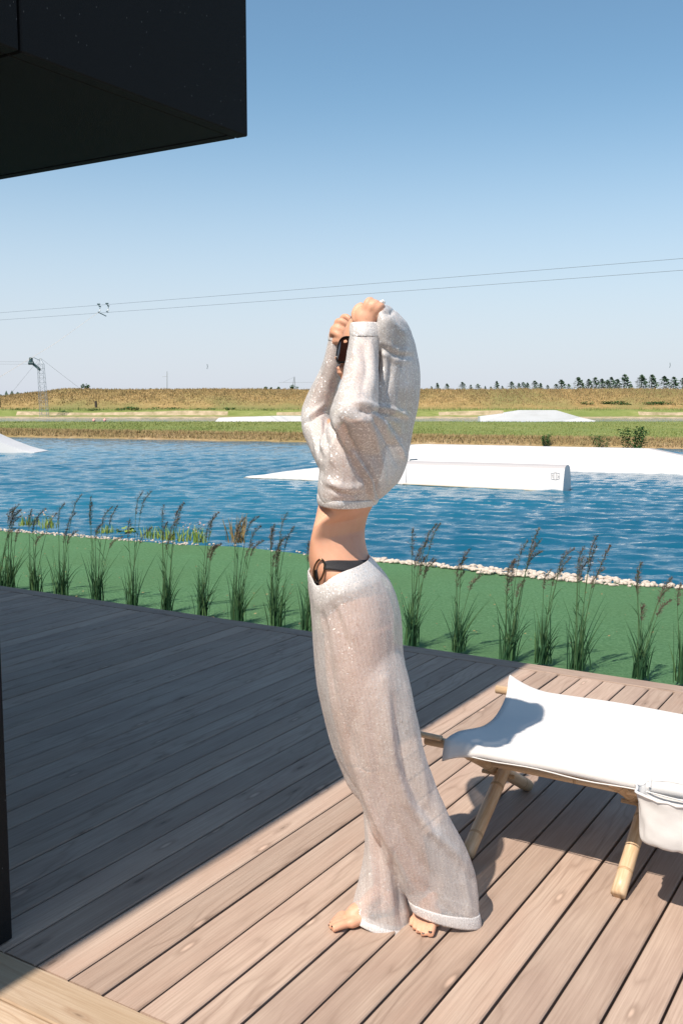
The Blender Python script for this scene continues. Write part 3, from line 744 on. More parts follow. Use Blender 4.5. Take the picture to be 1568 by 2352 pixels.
bm = bmesh.new(); tube(bm, [at(671, 893, 230), at(676, 865, 230)], .07, 4); tube(bm, [at(678, 893, 230), at(676, 865, 230)], .07, 4); tube(bm, [at(676, 866, 230), at(650, 878, 230)], .03, 3); tube(bm, [at(640, 878.5, 230), at(735, 878, 230)], .03, 3)
sub('frame', bm, M['steel'], tf)
for i, (px, y0, y1, nm) in enumerate([(220.5, 940, 921, 'dark leaning timber post at the foot of the embankment'), (-1, 946, 920, 'dark timber post at the left edge of the photo')]):
    bm = bmesh.new(); a, b = at(px + 1, y0, 126), at(px, y1, 126); tube(bm, [a - Vector((0, 0, .2)), b], [.17, .15], 8); obj('timber_post', bm, M['post'], None, label=nm, cat='post')
for i, (px, py, nm) in enumerate([(279, 962.5, 'left small pink buoy in the far water'), (304, 961.8, 'right small pink buoy in the far water')]):
    bm = bmesh.new(); p = atz(px, py, ZW); ball(bm, (p.x, 100 + i, ZW + .1), .16, 10); ball(bm, (p.x, 100 + i, ZW + .26), .06, 8)
    obj('buoy', bm, M['buoy'], None, True, label=nm, cat='buoy', group='buoys in the far water')

# ---------------------------------------------------------------- stones and weeds at the near shore
def stone_meshes():
    out = []
    for s in range(9):
        random.seed(900 + s); bm = bmesh.new(); bmesh.ops.create_icosphere(bm, subdivisions=1, radius=1)
        for v in bm.verts: v.co *= random.uniform(.72, 1.12); v.co.z *= .62
        bmesh.ops.recalc_face_normals(bm, faces=bm.faces); me = bpy.data.meshes.new('stone'); bm.to_mesh(me); bm.free(); me.materials.append(M['stone'])
        for p in me.polygons: p.use_smooth = s % 2 == 0
        out.append(me)
    return out
SM = stone_meshes()
edge = empty('stone_edging', (1.2, 9.6, TZ), label='band of small pale limestone pieces along the water side of the turf', cat='stone edging')
random.seed(21); spots = []
x = -9.
while x < 7:
    dens = 1.0
    if -2.55 < x < -.1: dens = .12 if x > -1.7 else .45
    wd = .05 + .05 * max(0, noise.noise(Vector((x * 1.3, 0, 3))) + .2) + (.12 if 1.3 < x < 2.6 else 0) + (.03 if x > 0 else .04)
    for _ in range(int(round(2 + wd * 22))):
        if random.random() < dens:
            y = shore_y(x) + random.uniform(-wd, wd * .9) ; s = random.uniform(.013, .034) * (1.1 if x > 0 else .62)
            spots.append((x + random.uniform(-.02, .02), y, s))
    x += .035
def vis(s): return abs(s[0]) / s[1] < .36
V = []; F = []; cnt = 0
spots.sort(key=lambda s: -(s[2] / s[1] if vis(s) else 0))
for i, (x, y, s) in enumerate(spots):
    z = TZ - .045 + s * .35; me = SM[i % 9]; rot = Matrix.Rotation(random.uniform(0, 6.28), 4, 'Z') @ Matrix.Rotation(random.uniform(-.5, .5), 4, 'X')
    if i < 300:
        o = link('stone', me, None, edge); o.matrix_parent_inverse = Matrix.Identity(4)
        o.location = Vector((x, y, z)) - edge.location; o.rotation_euler = rot.to_euler(); o.scale = (s * random.uniform(.9, 1.4), s, s)
    else:
        b = len(V); V += [Vector((x, y, z)) - Vector(edge.location) + rot.to_3x3() @ (v.co * s) for v in me.vertices]; F += [tuple(b + k for k in p.vertices) for p in me.polygons]
pyd('small_stones', V, F, M['stone'], edge, False, kind='stuff')
def weed(px, py, h, wd, mt, label, seed, n=40, flower=False, broad=False):
    p = atz(px, py, TZ - .03); random.seed(seed); t = empty('shore_weed', p, label=label, cat='weed', group='weeds along the near shore'); V = []; F = []
    for i in range(n):
        a = random.uniform(0, 2 * PI); q = Vector((random.gauss(0, wd * .3), random.gauss(0, .05), 0))
        if broad:
            c = q + Vector((0, 0, random.uniform(.2, 1) * h)); s = random.uniform(.018, .034); r = Matrix.Rotation(a, 3, 'Z') @ Matrix.Rotation(random.uniform(-.8, .8), 3, 'X')
            b = len(V); V += [c + r @ Vector(k) * s for k in ((-1, 0, 0), (-.3, -.7, 0), (.7, -.5, 0), (1, .1, 0), (.2, .7, 0))]; F.append((b, b + 1, b + 2, b + 3, b + 4))
        else: blade(V, F, q, h * random.uniform(.4, 1), .012, random.uniform(-.3, .3) * h, a)
    pyd('leaves', V, F, M[mt], t)
    if flower:
        pts = [(random.gauss(0, wd * .35), random.gauss(0, .05), h * random.uniform(.6, 1.15)) for _ in range(26)]; leafcloud('flowers', pts, .028, 'pink', t, seed, kind='stuff')
    return t
wl = [(60, 1207, .16, .2, 'weed', 'flowering weed on the stones at the left edge', True, False), (112, 1213, .20, .16, 'weed', 'pink flowering weed among the grass clumps at the left', True, False), (245, 1224, .12, .2, 'weed', 'low yellow green weed left of the broad leaved plant', False, False), (293, 1231, .11, .16, 'weed', 'broad leaved yellow green plant on the shore', False, True), (352, 1236, .18, .25, 'weed', 'tuft of yellow grass on the shore right of the broad leaved plant', False, False), (390, 1240, .2, .2, 'weed', 'green grassy weed on the shore beyond the turf', False, False), (430, 1243, .2, .25, 'weed', 'small pink flowered weed on the shore', True, False), (460, 1246, .22, .15, 'weed', 'taller pink flowered weed on the shore', True, False), (545, 1246, .36, .16, 'dryblades', 'tall straw coloured grass tuft on the shore left of the woman', False, False)]
for i, (px, py, h, wd, mt, nm, fl, br) in enumerate(wl): weed(px, py, h, wd, mt, nm, 700 + i, 46, fl, br)

# ---------------------------------------------------------------- ornamental grass clumps
def clump(px, py, hpx, stems, seed, label, spread=1.0, lush=1.0):
    random.seed(seed); p = atz(px, py, TZ + .02); sc = p.y / FP
    t = empty('grass_clump', p, label=label, cat='ornamental grass', group='ornamental grasses along the deck edge'); V = []; F = []
    hh = hpx * sc * 1.02
    def ribbon(pts, w0):
        b = len(V); n = len(pts); a = random.uniform(0, PI); s = Vector((math.cos(a), math.sin(a) * .6, 0))
        for i, q in enumerate(pts):
            ww = w0 * (1 - (i / (n - 1)) ** 1.6) + .0004; V.append(q - s * ww); V.append(q + s * ww)
        for i in range(n - 1): F.append((b + 2 * i, b + 2 * i + 1, b + 2 * i + 3, b + 2 * i + 2))
    for i in range(int(68 * lush)):
        a = random.uniform(0, 2 * PI); L = random.uniform(.16, .40) * (hh / .75) ** .5; lean = random.uniform(.05, .55) ** 1.3 * 1.1
        q0 = Vector((random.gauss(0, .022), random.gauss(0, .022), 0)); d = Vector((math.cos(a) + .35, math.sin(a), 0))
        droop = random.choice((0, 0, 0, .5, .9)); pts = []
        for k in range(7):
            f = k / 6; pts.append(q0 + d * (lean * L * f ** 1.6) + Vector((0, 0, L * (f - droop * .5 * f ** 3))))
        ribbon(pts, random.uniform(.003, .0052))
    pyd('leaves', V, F, M['leafgrass'], t)
    for s in range(stems):
        q0 = Vector((random.gauss(0, .016), random.gauss(0, .016), 0)); h = hh * random.uniform(.6, 1.0) if s else hh
        bx = random.uniform(-.04, .13) * spread; by = random.uniform(-.05, .05); nod = random.uniform(.01, .07)
        def pos(f): return q0 + Vector((bx * f ** 1.5 + nod * max(0, f - .8) * 5 * max(0, f - .8) * 5 * .9, by * f, h * (f - .10 * max(0, f - .85) * 4 * nod / .07)))
        bm = bmesh.new(); tube(bm, [pos(k / 10) for k in range(11)], [.0026 - .0013 * k / 10 for k in range(11)], 4)
        bmv = [];
        st = obj('stem', bm, M['stemgrass'], t)
        V = []; F = []
        for k in range(2):                   # narrow leaves on the stem
            f = random.uniform(.3, .62); a = random.uniform(0, 2 * PI); b0 = pos(f)
            L = random.uniform(.07, .13); d = Vector((math.cos(a), math.sin(a) * .5, 0)); ribbon([b0 + d * L * .55 * g + Vector((0, 0, L * (g - .35 * g * g))) for g in (0, .35, .7, 1)], .0026)
        pyd('leaves', V, F, M['leafgrass'], st, kind='stuff')
        V = []; F = []
        n = int(random.uniform(110, 170))
        for k in range(n):
            f = random.uniform(.76, 1.0); b0 = pos(f); env = math.sin(PI * min(1, max(0.05, (f - .74) / .27))) ** .7
            d = Vector((random.gauss(.45, .6), random.gauss(0, .5), random.uniform(.2, 1.2))).normalized(); o_ = d * random.uniform(.003, .030) * env
            L = random.uniform(.008, .018); b = len(V); ss = Vector((random.gauss(0, 1), random.gauss(0, 1), random.gauss(0, .3))).normalized() * .0028
            V += [b0 + o_ - ss, b0 + o_ + ss, b0 + o_ + d * L]; F.append((b, b + 1, b + 2)); 
            b = len(V); V += [b0 - ss * .25, b0 + ss * .25, b0 + o_]; F.append((b, b + 1, b + 2))
        pyd('seed_head', V, F, M['seed'], st)
    return t
CL = [(2, 1351, 190, 3, 'grass clump cut by the left edge of the photo', .8), (25, 1353, 205, 5, 'first full grass clump from the left, with two tall plumes', 1), (80, 1362, 205, 5, 'grass clump left of the pink flowering weed, three short plumes', .9), (141, 1371, 244, 5, 'third full grass clump from the left, tall plumes leaning right', 1), (223, 1382, 245, 6, 'grass clump with one dense plume bending to the right', 1), (305, 1392, 275, 4, 'sparse tall grass clump with a single highest plume', .7), (382, 1403, 255, 6, 'grass clump with straight upright plumes', .9), (464, 1416, 248, 5, 'grass clump with a broad bent plume before the straw tuft', 1.1), (546, 1427, 255, 7, 'bushy grass clump with plumes bending far right', 1.3), (632, 1439, 270, 8, 'fullest grass clump left of the woman', 1.3), (708, 1449, 210, 4, 'grass clump half hidden behind the woman\'s hip', .8), (946, 1483, 295, 8, 'grass clump just right of the woman\'s trousers', 1.2), (1050, 1497, 250, 4, 'two plumed grass clump second to the right of the woman', 1), (1170, 1515, 310, 8, 'grass clump by the shadow corner of the deck with heavy plumes', 1.1), (1247, 1524, 285, 4, 'narrow grass clump just right of the shadow corner', .8), (1326, 1538, 320, 7, 'grass clump behind the cot with plumes leaning right', 1), (1469, 1558, 280, 6, 'paler loose grass clump behind the cot near the right edge', 1), (1566, 1569, 250, 4, 'grass clump cut by the right edge of the photo', .8)]
for i, (px, py, hp, st, nm, lu) in enumerate(CL): clump(px, py, hp, st, 800 + i, nm, 1.25, lu)
# dry litter on the soil strip
random.seed(77); V = []; F = []
for i in range(1500):
    v = random.uniform(-2, 8); u = random.gauss(5.34, .04); p = W(u, v, TZ + .03); s = random.uniform(.006, .02); a = random.uniform(0, PI)
    b = len(V); d = Vector((math.cos(a), math.sin(a), random.uniform(-.3, .5))) * s; e = Vector((-math.sin(a), math.cos(a), .2)) * s * .4
    V += [p - d, p - e, p + d, p + e]; F.append((b, b + 1, b + 2, b + 3))
pyd('dry_litter', V, F, M['dryblades'], None, False, kind='stuff')

# dry flecks blown onto the turf
random.seed(78); V = []; F = []
for i in range(420):
    x = random.uniform(-5, 4.5); y = random.uniform(back(x) + .15, shore_y(x) - .1); p = Vector((x, y, TZ + .022)); s_ = random.uniform(.005, .014); a = random.uniform(0, PI)
    b = len(V); d = Vector((math.cos(a), math.sin(a), .15)) * s_; e = Vector((-math.sin(a), math.cos(a), .3)) * s_ * .5
    V += [p - d, p - e, p + d, p + e]; F.append((b, b + 1, b + 2, b + 3))
pyd('dry_flecks', V, F, M['dryblades'], None, False, kind='stuff')

# ---------------------------------------------------------------- camp cot
cot = empty('camp_cot', W(2.84, 1.28), TH, label='folding camp cot of bamboo poles with a white canvas bed', cat='cot')
CO = W(2.84, 1.28); RI = Matrix.Rotation(-TH, 3, 'Z')
def L_(u, v, z): return Vector((u - 2.84, v - 1.28, z))
random.seed(5)
def pole(name, a, b, r, nodes, parent=cot, taper=.94):
    bm = bmesh.new(); a, b = Vector(a), Vector(b); n = 14; pts = []; rad = []
    for i in range(n + 1): pts.append(along(a, b, i / n)); rad.append(r * (1 - (1 - taper) * i / n) * (1 + .012 * random.uniform(-1, 1)))
    tube(bm, pts, rad, 14)
    o = obj(name, bm, M['bamboo'], parent, True)
    d = (b - a).normalized()
    for f in nodes:
        bm = bmesh.new(); p = along(a, b, f); tube(bm, [p - d * .005, p - d * .0015, p + d * .0015, p + d * .005], [r * .99, r * 1.025, r * 1.025, r * .99], 14); obj('joint', bm, M['node'], o, True)
    return o
VEND = 1.40
pole('rail', L_(2.80, VEND, .388), L_(2.80, -.55, .388), .0165, (.2, .45, .7))
pole('rail', L_(3.44, VEND + .02, .392), L_(3.44, -.55, .392), .0165, (.25, .5, .75))
pole('cross_bar', L_(2.775, 1.43, .413), L_(2.785, 1.335, .408), .010, ())
for v in (1.28, .785, -.2):
    pole('leg', L_(2.835 - .01, v - .022, .017), L_(3.40, v - .022, .37), .0235, (.12, .42, .8))
    pole('leg', L_(3.47 + .01, v + .022, .017), L_(2.84, v + .022, .37), .0235, (.1, .4, .62, .85))
    bm = bmesh.new(); tube(bm, [L_(3.13, v - .06, .185), L_(3.13, v + .06, .185)], .008, 8); obj('pivot_pin', bm, M['node'], cot)
pole('spreader', L_(3.0, 1.25, .275), L_(3.0, -.2, .275), .013, (.2, .55, .8))
pole('spreader', L_(3.28, 1.25, .275), L_(3.28, -.2, .275), .013, (.3, .6))
# canvas: one sheet wrapped round both rails, sagging a little, ends flopping
nu, nv = 46, 80; V = []; F = []
prof = []
for a in lin(-150, 90, 9): prof.append((2.80 + .023 * math.sin(R(a)) - .0, .388 + .023 * math.cos(R(a)) if a > -200 else 0))
prof = [(2.80 - .021 * math.cos(R(a)), .388 + .021 * math.sin(R(a))) for a in lin(-100, 80, 8)]
mid = [(2.80 + (.64) * t, .41 - .022 * math.sin(PI * t)) for t in lin(.04, .96, 30)]
pr2 = [(3.44 + .021 * math.sin(R(a)), .392 + .021 * math.cos(R(a))) for a in lin(0, 170, 8)]
prof = prof + mid + pr2
nvv = lin(0, 1, 80)
for i, t in enumerate(nvv):
    for k, (u, z) in enumerate(prof):
        s = (u - 2.79) / .66; s = max(0, min(1, s))
        vend = 1.345 + .03 * math.sin(s * PI) * -1.0 - .0 * s - .03 * (1 - s) + .0 * s
        v = vend - t * (vend + .5)
        e = max(0, 1 - (vend - v) / .14)         # loose end flap
        lift = 0
        lift += e * e * (.045 * math.exp(-((s - 1) / .12) ** 2) - .045 * max(0, (2.797 - u) / .02) + .010 * math.sin(s * 9 + 1) * min(1, s * 8) + .006)
        lift += .006 * noise.noise(Vector((u * 6, v * 3, 0))) + .004 * math.sin((v * 9 + u * 16)) * math.exp(-(vend - v) / .25)
        uu_ = u + (e * e * -.035 * math.exp(-((s - 0) / .15) ** 2))
        V.append(L_(uu_, v + .025 * e * math.exp(-((s - 1) / .2) ** 2), z + lift))
K = len(prof)
for i in range(79):
    for k in range(K - 1): F.append((i * K + k, i * K + k + 1, (i + 1) * K + k + 1, (i + 1) * K + k))
cv = pyd('canvas', V, F, M['canvas'], cot, True)
md = cv.modifiers.new('t', 'SOLIDIFY'); md.thickness = .0022; md.offset = 1
# hem seam along the near rail
bm = bmesh.new(); tube(bm, [L_(2.778, v, .372 + .003 * math.sin(v * 20)) for v in lin(1.27, -.45, 40)], .0022, 5); obj('seam', bm, M['canvas'], cv, True)
# canvas pocket hanging from the near rail
pk = empty('canvas_pocket', W(2.745, .60, .33), TH, label='white canvas pouch hanging from the near side of the cot', cat='pouch')
bm = bmesh.new(); rings = []
n = 44
prof_ = catmull([(.075, .050, .098), (.05, .049, .095), (.01, .044, .088), (-.03, .040, .083), (-.065, .039, .082), (-.085, .034, .076), (-.094, .02, .05)], 3)
for j, (z, wu, wv) in enumerate(prof_):
    ring = []
    for k in range(n):
        a = 2 * PI * k / n; ca, sa = math.cos(a), math.sin(a); ca = math.copysign(abs(ca) ** .7, ca); sa = math.copysign(abs(sa) ** .7, sa)
        q = noise.noise(Vector((ca * 2.2, sa * 2.2, z * 16))); q2 = noise.noise(Vector((ca * 5, sa * 5, z * 34 + 7))); r = 1 + .10 * q + .05 * q2
        zz = z + (.012 * noise.noise(Vector((ca * 1.5, sa * 1.5, 9))) if j < 4 else 0) - (.014 * (1 - j / 4) * (1 - math.cos(a)) * .6 if j < 4 else 0) + .008 * noise.noise(Vector((ca * 3, sa * 3, 2)))
        ring.append(bm.verts.new((wu * ca * r, wv * sa * r, zz)))
    rings.append(ring)
for a, b in zip(rings, rings[1:]):
    for k in range(n): bm.faces.new((a[k], a[(k + 1) % n], b[(k + 1) % n], b[k]))
bm.faces.new(rings[-1])
o = obj('pouch', bm, M['canvas'], pk, True); o.modifiers.new('t', 'SOLIDIFY').thickness = .003; ss = o.modifiers.new('s', 'SUBSURF'); ss.levels = ss.render_levels = 1
bm = bmesh.new(); pts = [Vector(v.co) for v in o.data.vertices[:n]] + [Vector(o.data.vertices[0].co)]
tube(bm, [p * 1.0 for p in pts], .004, 6, False); obj('hem', bm, M['canvas'], pk, True)
bm = bmesh.new()
for s in (-.07, .07): tube(bm, [Vector((.03, s, .06)), Vector((.045, s, .085))], .004, 5)
obj('tie', bm, M['canvas'], pk)

# ---------------------------------------------------------------- the woman
YC = 2.66
person = empty('person', atz(870, 2125, 0), label='woman in sheer silver knit pulling her sweater over her head, barefoot on the deck', cat='person')
PINV = Matrix.Translation(-person.location)
def worn(o): o.matrix_parent_inverse = PINV if o.parent == person else Matrix.Identity(4); return o
def wobj(name, bm, m, parent=person, smooth=True): return worn(obj(name, bm, m, parent, smooth))
B = bmesh.new()
# trunk
loft(B, [(770, 1500, 888, 1490, YC, .12), (738, 1440, 903, 1430, YC, .158), (733, 1390, 897, 1375, YC, .158), (722, 1345, 872, 1325, YC, .15), (714, 1310, 853, 1292, YC, .138), (711, 1275, 842, 1260, YC, .123), (714, 1240, 839, 1230, YC, .114), (721, 1205, 845, 1198, YC, .118), (729, 1165, 858, 1162, YC, .118), (739, 1120, 866, 1118, YC, .118), (746, 1070, 880, 1070, YC, .125), (758, 1020, 888, 1020, YC, .14), (785, 975, 888, 975, YC, .15), (812, 945, 876, 940, YC, .09), (818, 915, 872, 905, YC, .056), (812, 870, 872, 870, YC, .052), (815, 820, 870, 820, YC, .05)], n=36, yaw=.55)
# head facing left, chin a little up
hc = at(854, 786, YC)
ball(B, hc, (.080, .070, .092), 24)
ball(B, at(822, 800, YC), (.046, .058, .072), 20)
ball(B, at(822, 846, YC), (.045, .046, .038), 18)
ball(B, at(795, 866, YC), (.017, .02, .016), 14)                                  # chin
loft(B, [(786, 790, 796, 792, YC, .009), (776, 808, 792, 812, YC, .011), (768, 821, 790, 828, YC, .016), (772, 829, 790, 834, YC, .017), (780, 834, 792, 836, YC, .01)], n=14)   # nose
ball(B, at(780, 846, YC), (.010, .022, .006), 12); ball(B, at(782, 856, YC), (.011, .02, .007), 12)   # lips
for s in (-1, 1): ball(B, at(799, 788, YC) + Vector((0, s * .03, 0)), (.016, .022, .012), 12); ball(B, at(797, 800, YC) + Vector((.004, s * .032, 0)), (.012, .012, .011), 12)
for s in (-1, 1): ball(B, at(846, 806, YC) + Vector((0, s * .075, 0)), (.018, .008, .03), 12)
def limb(pts, rad, n=18, m=5):
    L = catmull([tuple(Vector(p)) + (r,) for p, r in zip(pts, rad)], m)
    tube(B, [Vector(q[:3]) for q in L], [q[3] for q in L], n)
# arms
YN, YF = 2.53, 2.80
EL_N, WR_N = at(811, 945, 2.462), at(838, 752, 2.555)
limb([at(850, 1000, 2.59), at(834, 980, 2.53), EL_N + Vector((.004, 0, 0))], [.044, .040, .033])
limb([EL_N, at(816, 900, 2.478), at(830, 840, 2.514), WR_N], [.033, .036, .032, .023])
EL_F, WR_F = at(724, 952, 2.855), at(770, 782, 2.80)
limb([at(835, 1005, 2.74), at(785, 1018, 2.78), EL_F], [.046, .034, .023])
limb([EL_F, at(744, 900, 2.845), at(763, 850, 2.82), WR_F], [.023, .029, .025, .019])
# near hand: back of the hand to the camera, fingers curled over the bunched cloth
loft(B, [(820, 760, 856, 760, 2.556, .020), (817, 745, 862, 744, 2.557, .019), (814, 728, 868, 726, 2.557, .019), (818, 712, 875, 712, 2.56, .018), (833, 700, 876, 704, 2.565, .014)], n=20)
def finger(pts, rad): limb([at(*p) for p in pts], rad, 12, 4)
finger([(836, 716, 2.552), (843, 697, 2.550), (850, 690, 2.560), (856, 700, 2.580), (858, 714, 2.588)], [.010, .0105, .0100, .009, .0075])
finger([(848, 716, 2.550), (857, 701, 2.545), (864, 697, 2.560), (868, 708, 2.582), (868, 722, 2.590)], [.0105, .0108, .0100, .009, .0078])
finger([(858, 720, 2.549), (868, 706, 2.545), (876, 704, 2.560), (879, 716, 2.580), (877, 729, 2.588)], [.010, .0103, .0095, .0085, .0072])
finger([(866, 730, 2.552), (875, 717, 2.550), (881, 717, 2.563), (883, 728, 2.578), (880, 738, 2.585)], [.009, .0090, .0085, .0075, .0065])
finger([(820, 740, 2.562), (815, 722, 2.572), (822, 706, 2.580), (834, 699, 2.582)], [.0115, .0110, .0098, .008])
# far hand: fist seen from the thumb side
loft(B, [(757, 792, 782, 795, 2.80, .019), (757, 776, 787, 785, 2.80, .021), (760, 764, 796, 776, 2.80, .022), (768, 748, 801, 762, 2.80, .02), (778, 736, 802, 748, 2.80, .016)], n=18)
finger([(770, 768, 2.785), (766, 757, 2.775), (776, 754, 2.765), (790, 763, 2.762), (796, 770, 2.77)], [.011, .0115, .0105, .0095, .0078])
finger([(776, 755, 2.785), (775, 741, 2.775), (785, 738, 2.765), (797, 746, 2.762), (800, 754, 2.77)], [.010, .0108, .0100, .009, .0075])
finger([(786, 746, 2.80), (787, 731, 2.80), (796, 728, 2.79), (804, 736, 2.785), (806, 744, 2.79)], [.0095, .0100, .0092, .0085, .007])
finger([(764, 776, 2.79), (764, 764, 2.775), (772, 766, 2.762), (784, 775, 2.758), (792, 778, 2.765)], [.0105, .0105, .010, .009, .0075])
finger([(768, 786, 2.785), (776, 782, 2.765), (786, 784, 2.758), (795, 780, 2.76)], [.0115, .011, .0098, .008])
# legs
KA = at(829, 1745, 2.71)
AA = Vector((.13, 2.73, .085))
limb([at(812, 1440, 2.73), at(812, 1560, 2.725), at(817, 1665, 2.715), KA], [.086, .078, .060, .048], 22)
limb([KA, at(864, 1840, 2.72), at(876, 1960, 2.715), at(880, 2050, 2.725)], [.046, .040, .034, .028], 22)
KB = at(868, 1745, 2.62)
limb([at(825, 1440, 2.59), at(838, 1560, 2.59), at(855, 1665, 2.60), KB], [.09, .085, .068, .055], 22)
limb([KB, at(905, 1840, 2.66), at(945, 1960, 2.71), at(972, 2058, 2.745)], [.055, .057, .042, .031], 22)
# foot pointing left: heel, arch, ball, five toes
gz = .0
def G(px, py): return atz(px, py, .0)
h1 = G(905, 2104); t1 = G(787, 2133)
fd = (t1 - h1); fd.z = 0; FLn = fd.length; fd.normalize(); fn = Vector((-fd.y, fd.x, 0))     # fn points to one side
an = at(880, 2050, 2.725)
def foot(heel, d, s, ankle, L=.235, side=1):
    nrm = Vector((-d.y, d.x, 0)) * side * (L / .235)                     # towards the big toe side
    k_ = L / .235 * .93; rr = lambda l: [x * k_ for x in l]
    def q(f, w, z): return heel + d * (f * L) + nrm * w + Vector((0, 0, z))
    limb([ankle + Vector((0, 0, .02)), q(.12, 0, .06), q(.06, 0, .030)], rr([.031, .033, .029]))
    limb([q(.05, 0, .030), q(.25, -.006, .038), q(.45, -.004, .036), q(.62, .0, .025), q(.72, 0, .017)], rr([.029, .030, .032, .030, .017]))
    limb([q(.15, -.014, .018), q(.45, -.024, .017), q(.68, -.028, .014)], rr([.018, .018, .014]))
    limb([ankle, q(.3, .004, .072), q(.5, .008, .045), q(.66, .010, .026)], rr([.028, .027, .022, .017]))
    limb([q(.45, .022, .020), q(.66, .028, .019), q(.74, .028, .016)], rr([.016, .020, .015]))
    tips = []
    for w, f0, f1, r in ((.026, .70, .97, .0125), (.006, .71, .98, .0092), (-.010, .70, .93, .0086), (-.024, .68, .87, .0080), (-.036, .65, .80, .0078)):
        limb([q(f0, w * .9, .016), q((f0 + f1) / 2, w, .0185 if r < .012 else .017), q(f1, w, r * .98)], [r * 1.02, r, r * .9], 12, 4)
        tips.append((q(f1, w, r * .98), r, d.copy()))
    return tips
footA = h1
tA = foot(G(902, 2098), fd, 1, an, .212, side=1)
hb_ = G(990, 2085); tb = G(968, 2148); d2 = (tb - hb_); d2.z = 0; d2.normalize()
tB = foot(tb - d2 * .215, d2, 1, at(972, 2058, 2.745) , .235, side=1)
bodymesh = fuse(B, .0036, 5, .5)
body = worn(link('body', bodymesh, M['skin'], person, True))
BV = BVHTree.FromPolygons([v.co for v in bodymesh.vertices], [p.vertices for p in bodymesh.polygons])
def onbody(px, py, off=.002, bv=None):
    d = (at(px, py, 1) - Vector((0, 0, H))).normalized(); hit = (bv or BV).ray_cast(Vector((0, 0, H)), d)
    if hit[0] is None: return None
    return hit[0] + hit[1] * off
# nails
for tips, nn in ((tA, 5), (tB, 5)):
    for p, r, d in tips[:nn]:
        r *= .85
        bm = bmesh.new(); c = p + Vector((0, 0, r * .82)) - d * r * .1; ball(bm, (0, 0, 0), (r * .42, r * .55, r * .14), 10)
        rot = Matrix.Rotation(math.atan2(d.y, d.x), 3, 'Z') @ Matrix.Rotation(.35, 3, 'Y')
        for v in bm.verts: v.co = c + rot @ v.co
        worn(obj('toenail', bm, M['nail'], body, True))
# lips colour
bm = bmesh.new(); ball(bm, at(778.5, 846, YC), (.0075, .016, .0045), 12); ball(bm, at(780.5, 855, YC), (.0085, .015, .0055), 12); worn(obj('lips', bm, M['lips'], body, True))
# hair: swept up under the sweater
bm = bmesh.new()
ball(bm, at(862, 788, YC), (.082, .074, .098), 24)
ball(bm, at(834, 736, YC + .02), (.036, .055, .037), 16)
loft(bm, [(808, 728, 850, 703, YC, .05), (805, 742, 880, 710, YC, .068), (838, 790, 930, 770, YC, .086), (850, 850, 925, 830, YC, .086), (862, 910, 915, 900, YC, .07), (868, 960, 905, 950, YC, .05)], n=24)
hm = fuse(bm, .006, 4)
for v in hm.vertices:
    c = v.co; q = noise.noise(Vector((c.x * 60, c.y * 60, c.z * 8))); v.co += (c - hc).normalized() * q * .005
    # keep clear of the face
    face = at(800, 800, YC); f = (face - c).length
    if c.x < at(812, 800, YC).x and c.z < at(800, 738, YC).z: v.co.x = max(c.x, at(812, 800, YC).x)
worn(link('hair', hm, M['hair'], person, True))
# sunglasses
sg = empty('sunglasses', at(785, 805, YC)); sg.parent = person; sg.matrix_parent_inverse = PINV
del_ = None
def gp(s, w, z):                                 # point on the wrap: w 0..1 from nose to temple, z -1..1
    a = R(12 + 62 * w) * s; r = .066; c = at(785, 805, YC) + Vector((.058, 0, 0))
    return c + Vector((-math.cos(a) * r * 1.08 + .0, -math.sin(a) * r, z * .033 + .0 - .0 * w)) + Vector((z * .006, 0, 0))
for s in (1, -1):
    bm = bmesh.new(); cen = bm.verts.new(gp(s, .5, 0) + Vector((-.004, -.002 * s, 0))); rim = []; prev = None; rings = []
    for q in (.35, .7, 1.0):
        ring = []
        for k in range(28):
            a = 2 * PI * k / 28; ww, zz = math.cos(a), math.sin(a); ww = math.copysign(abs(ww) ** .8, ww); zz = math.copysign(abs(zz) ** .85, zz)
            ring.append(bm.verts.new(gp(s, .5 + .5 * ww * q, zz * q) + Vector((-.004 * (1 - q), 0, 0))))
        rings.append(ring)
    for k in range(28): bm.faces.new((cen, rings[0][k], rings[0][(k + 1) % 28]))
    for a, b in zip(rings, rings[1:]):
        for k in range(28): bm.faces.new((a[k], a[(k + 1) % 28], b[(k + 1) % 28], b[k]))
    edge_pts = [v.co.copy() for v in rings[-1]]
    o = obj('lens', bm, M['lens'], sg, True); o.matrix_parent_inverse = Matrix.Translation(-at(785, 805, YC))
    bm = bmesh.new(); tube(bm, edge_pts + [edge_pts[0]], .0028, 6, False); tube(bm, [gp(s, 1, .5), gp(s, 1, .5) + Vector((.03, -.004 * s, 0)), at(850, 792, YC) + Vector((0, -.079 * s, 0))], .0028, 6)
    o = obj('rim', bm, M['frame'], sg, True); o.matrix_parent_inverse = Matrix.Translation(-at(785, 805, YC))

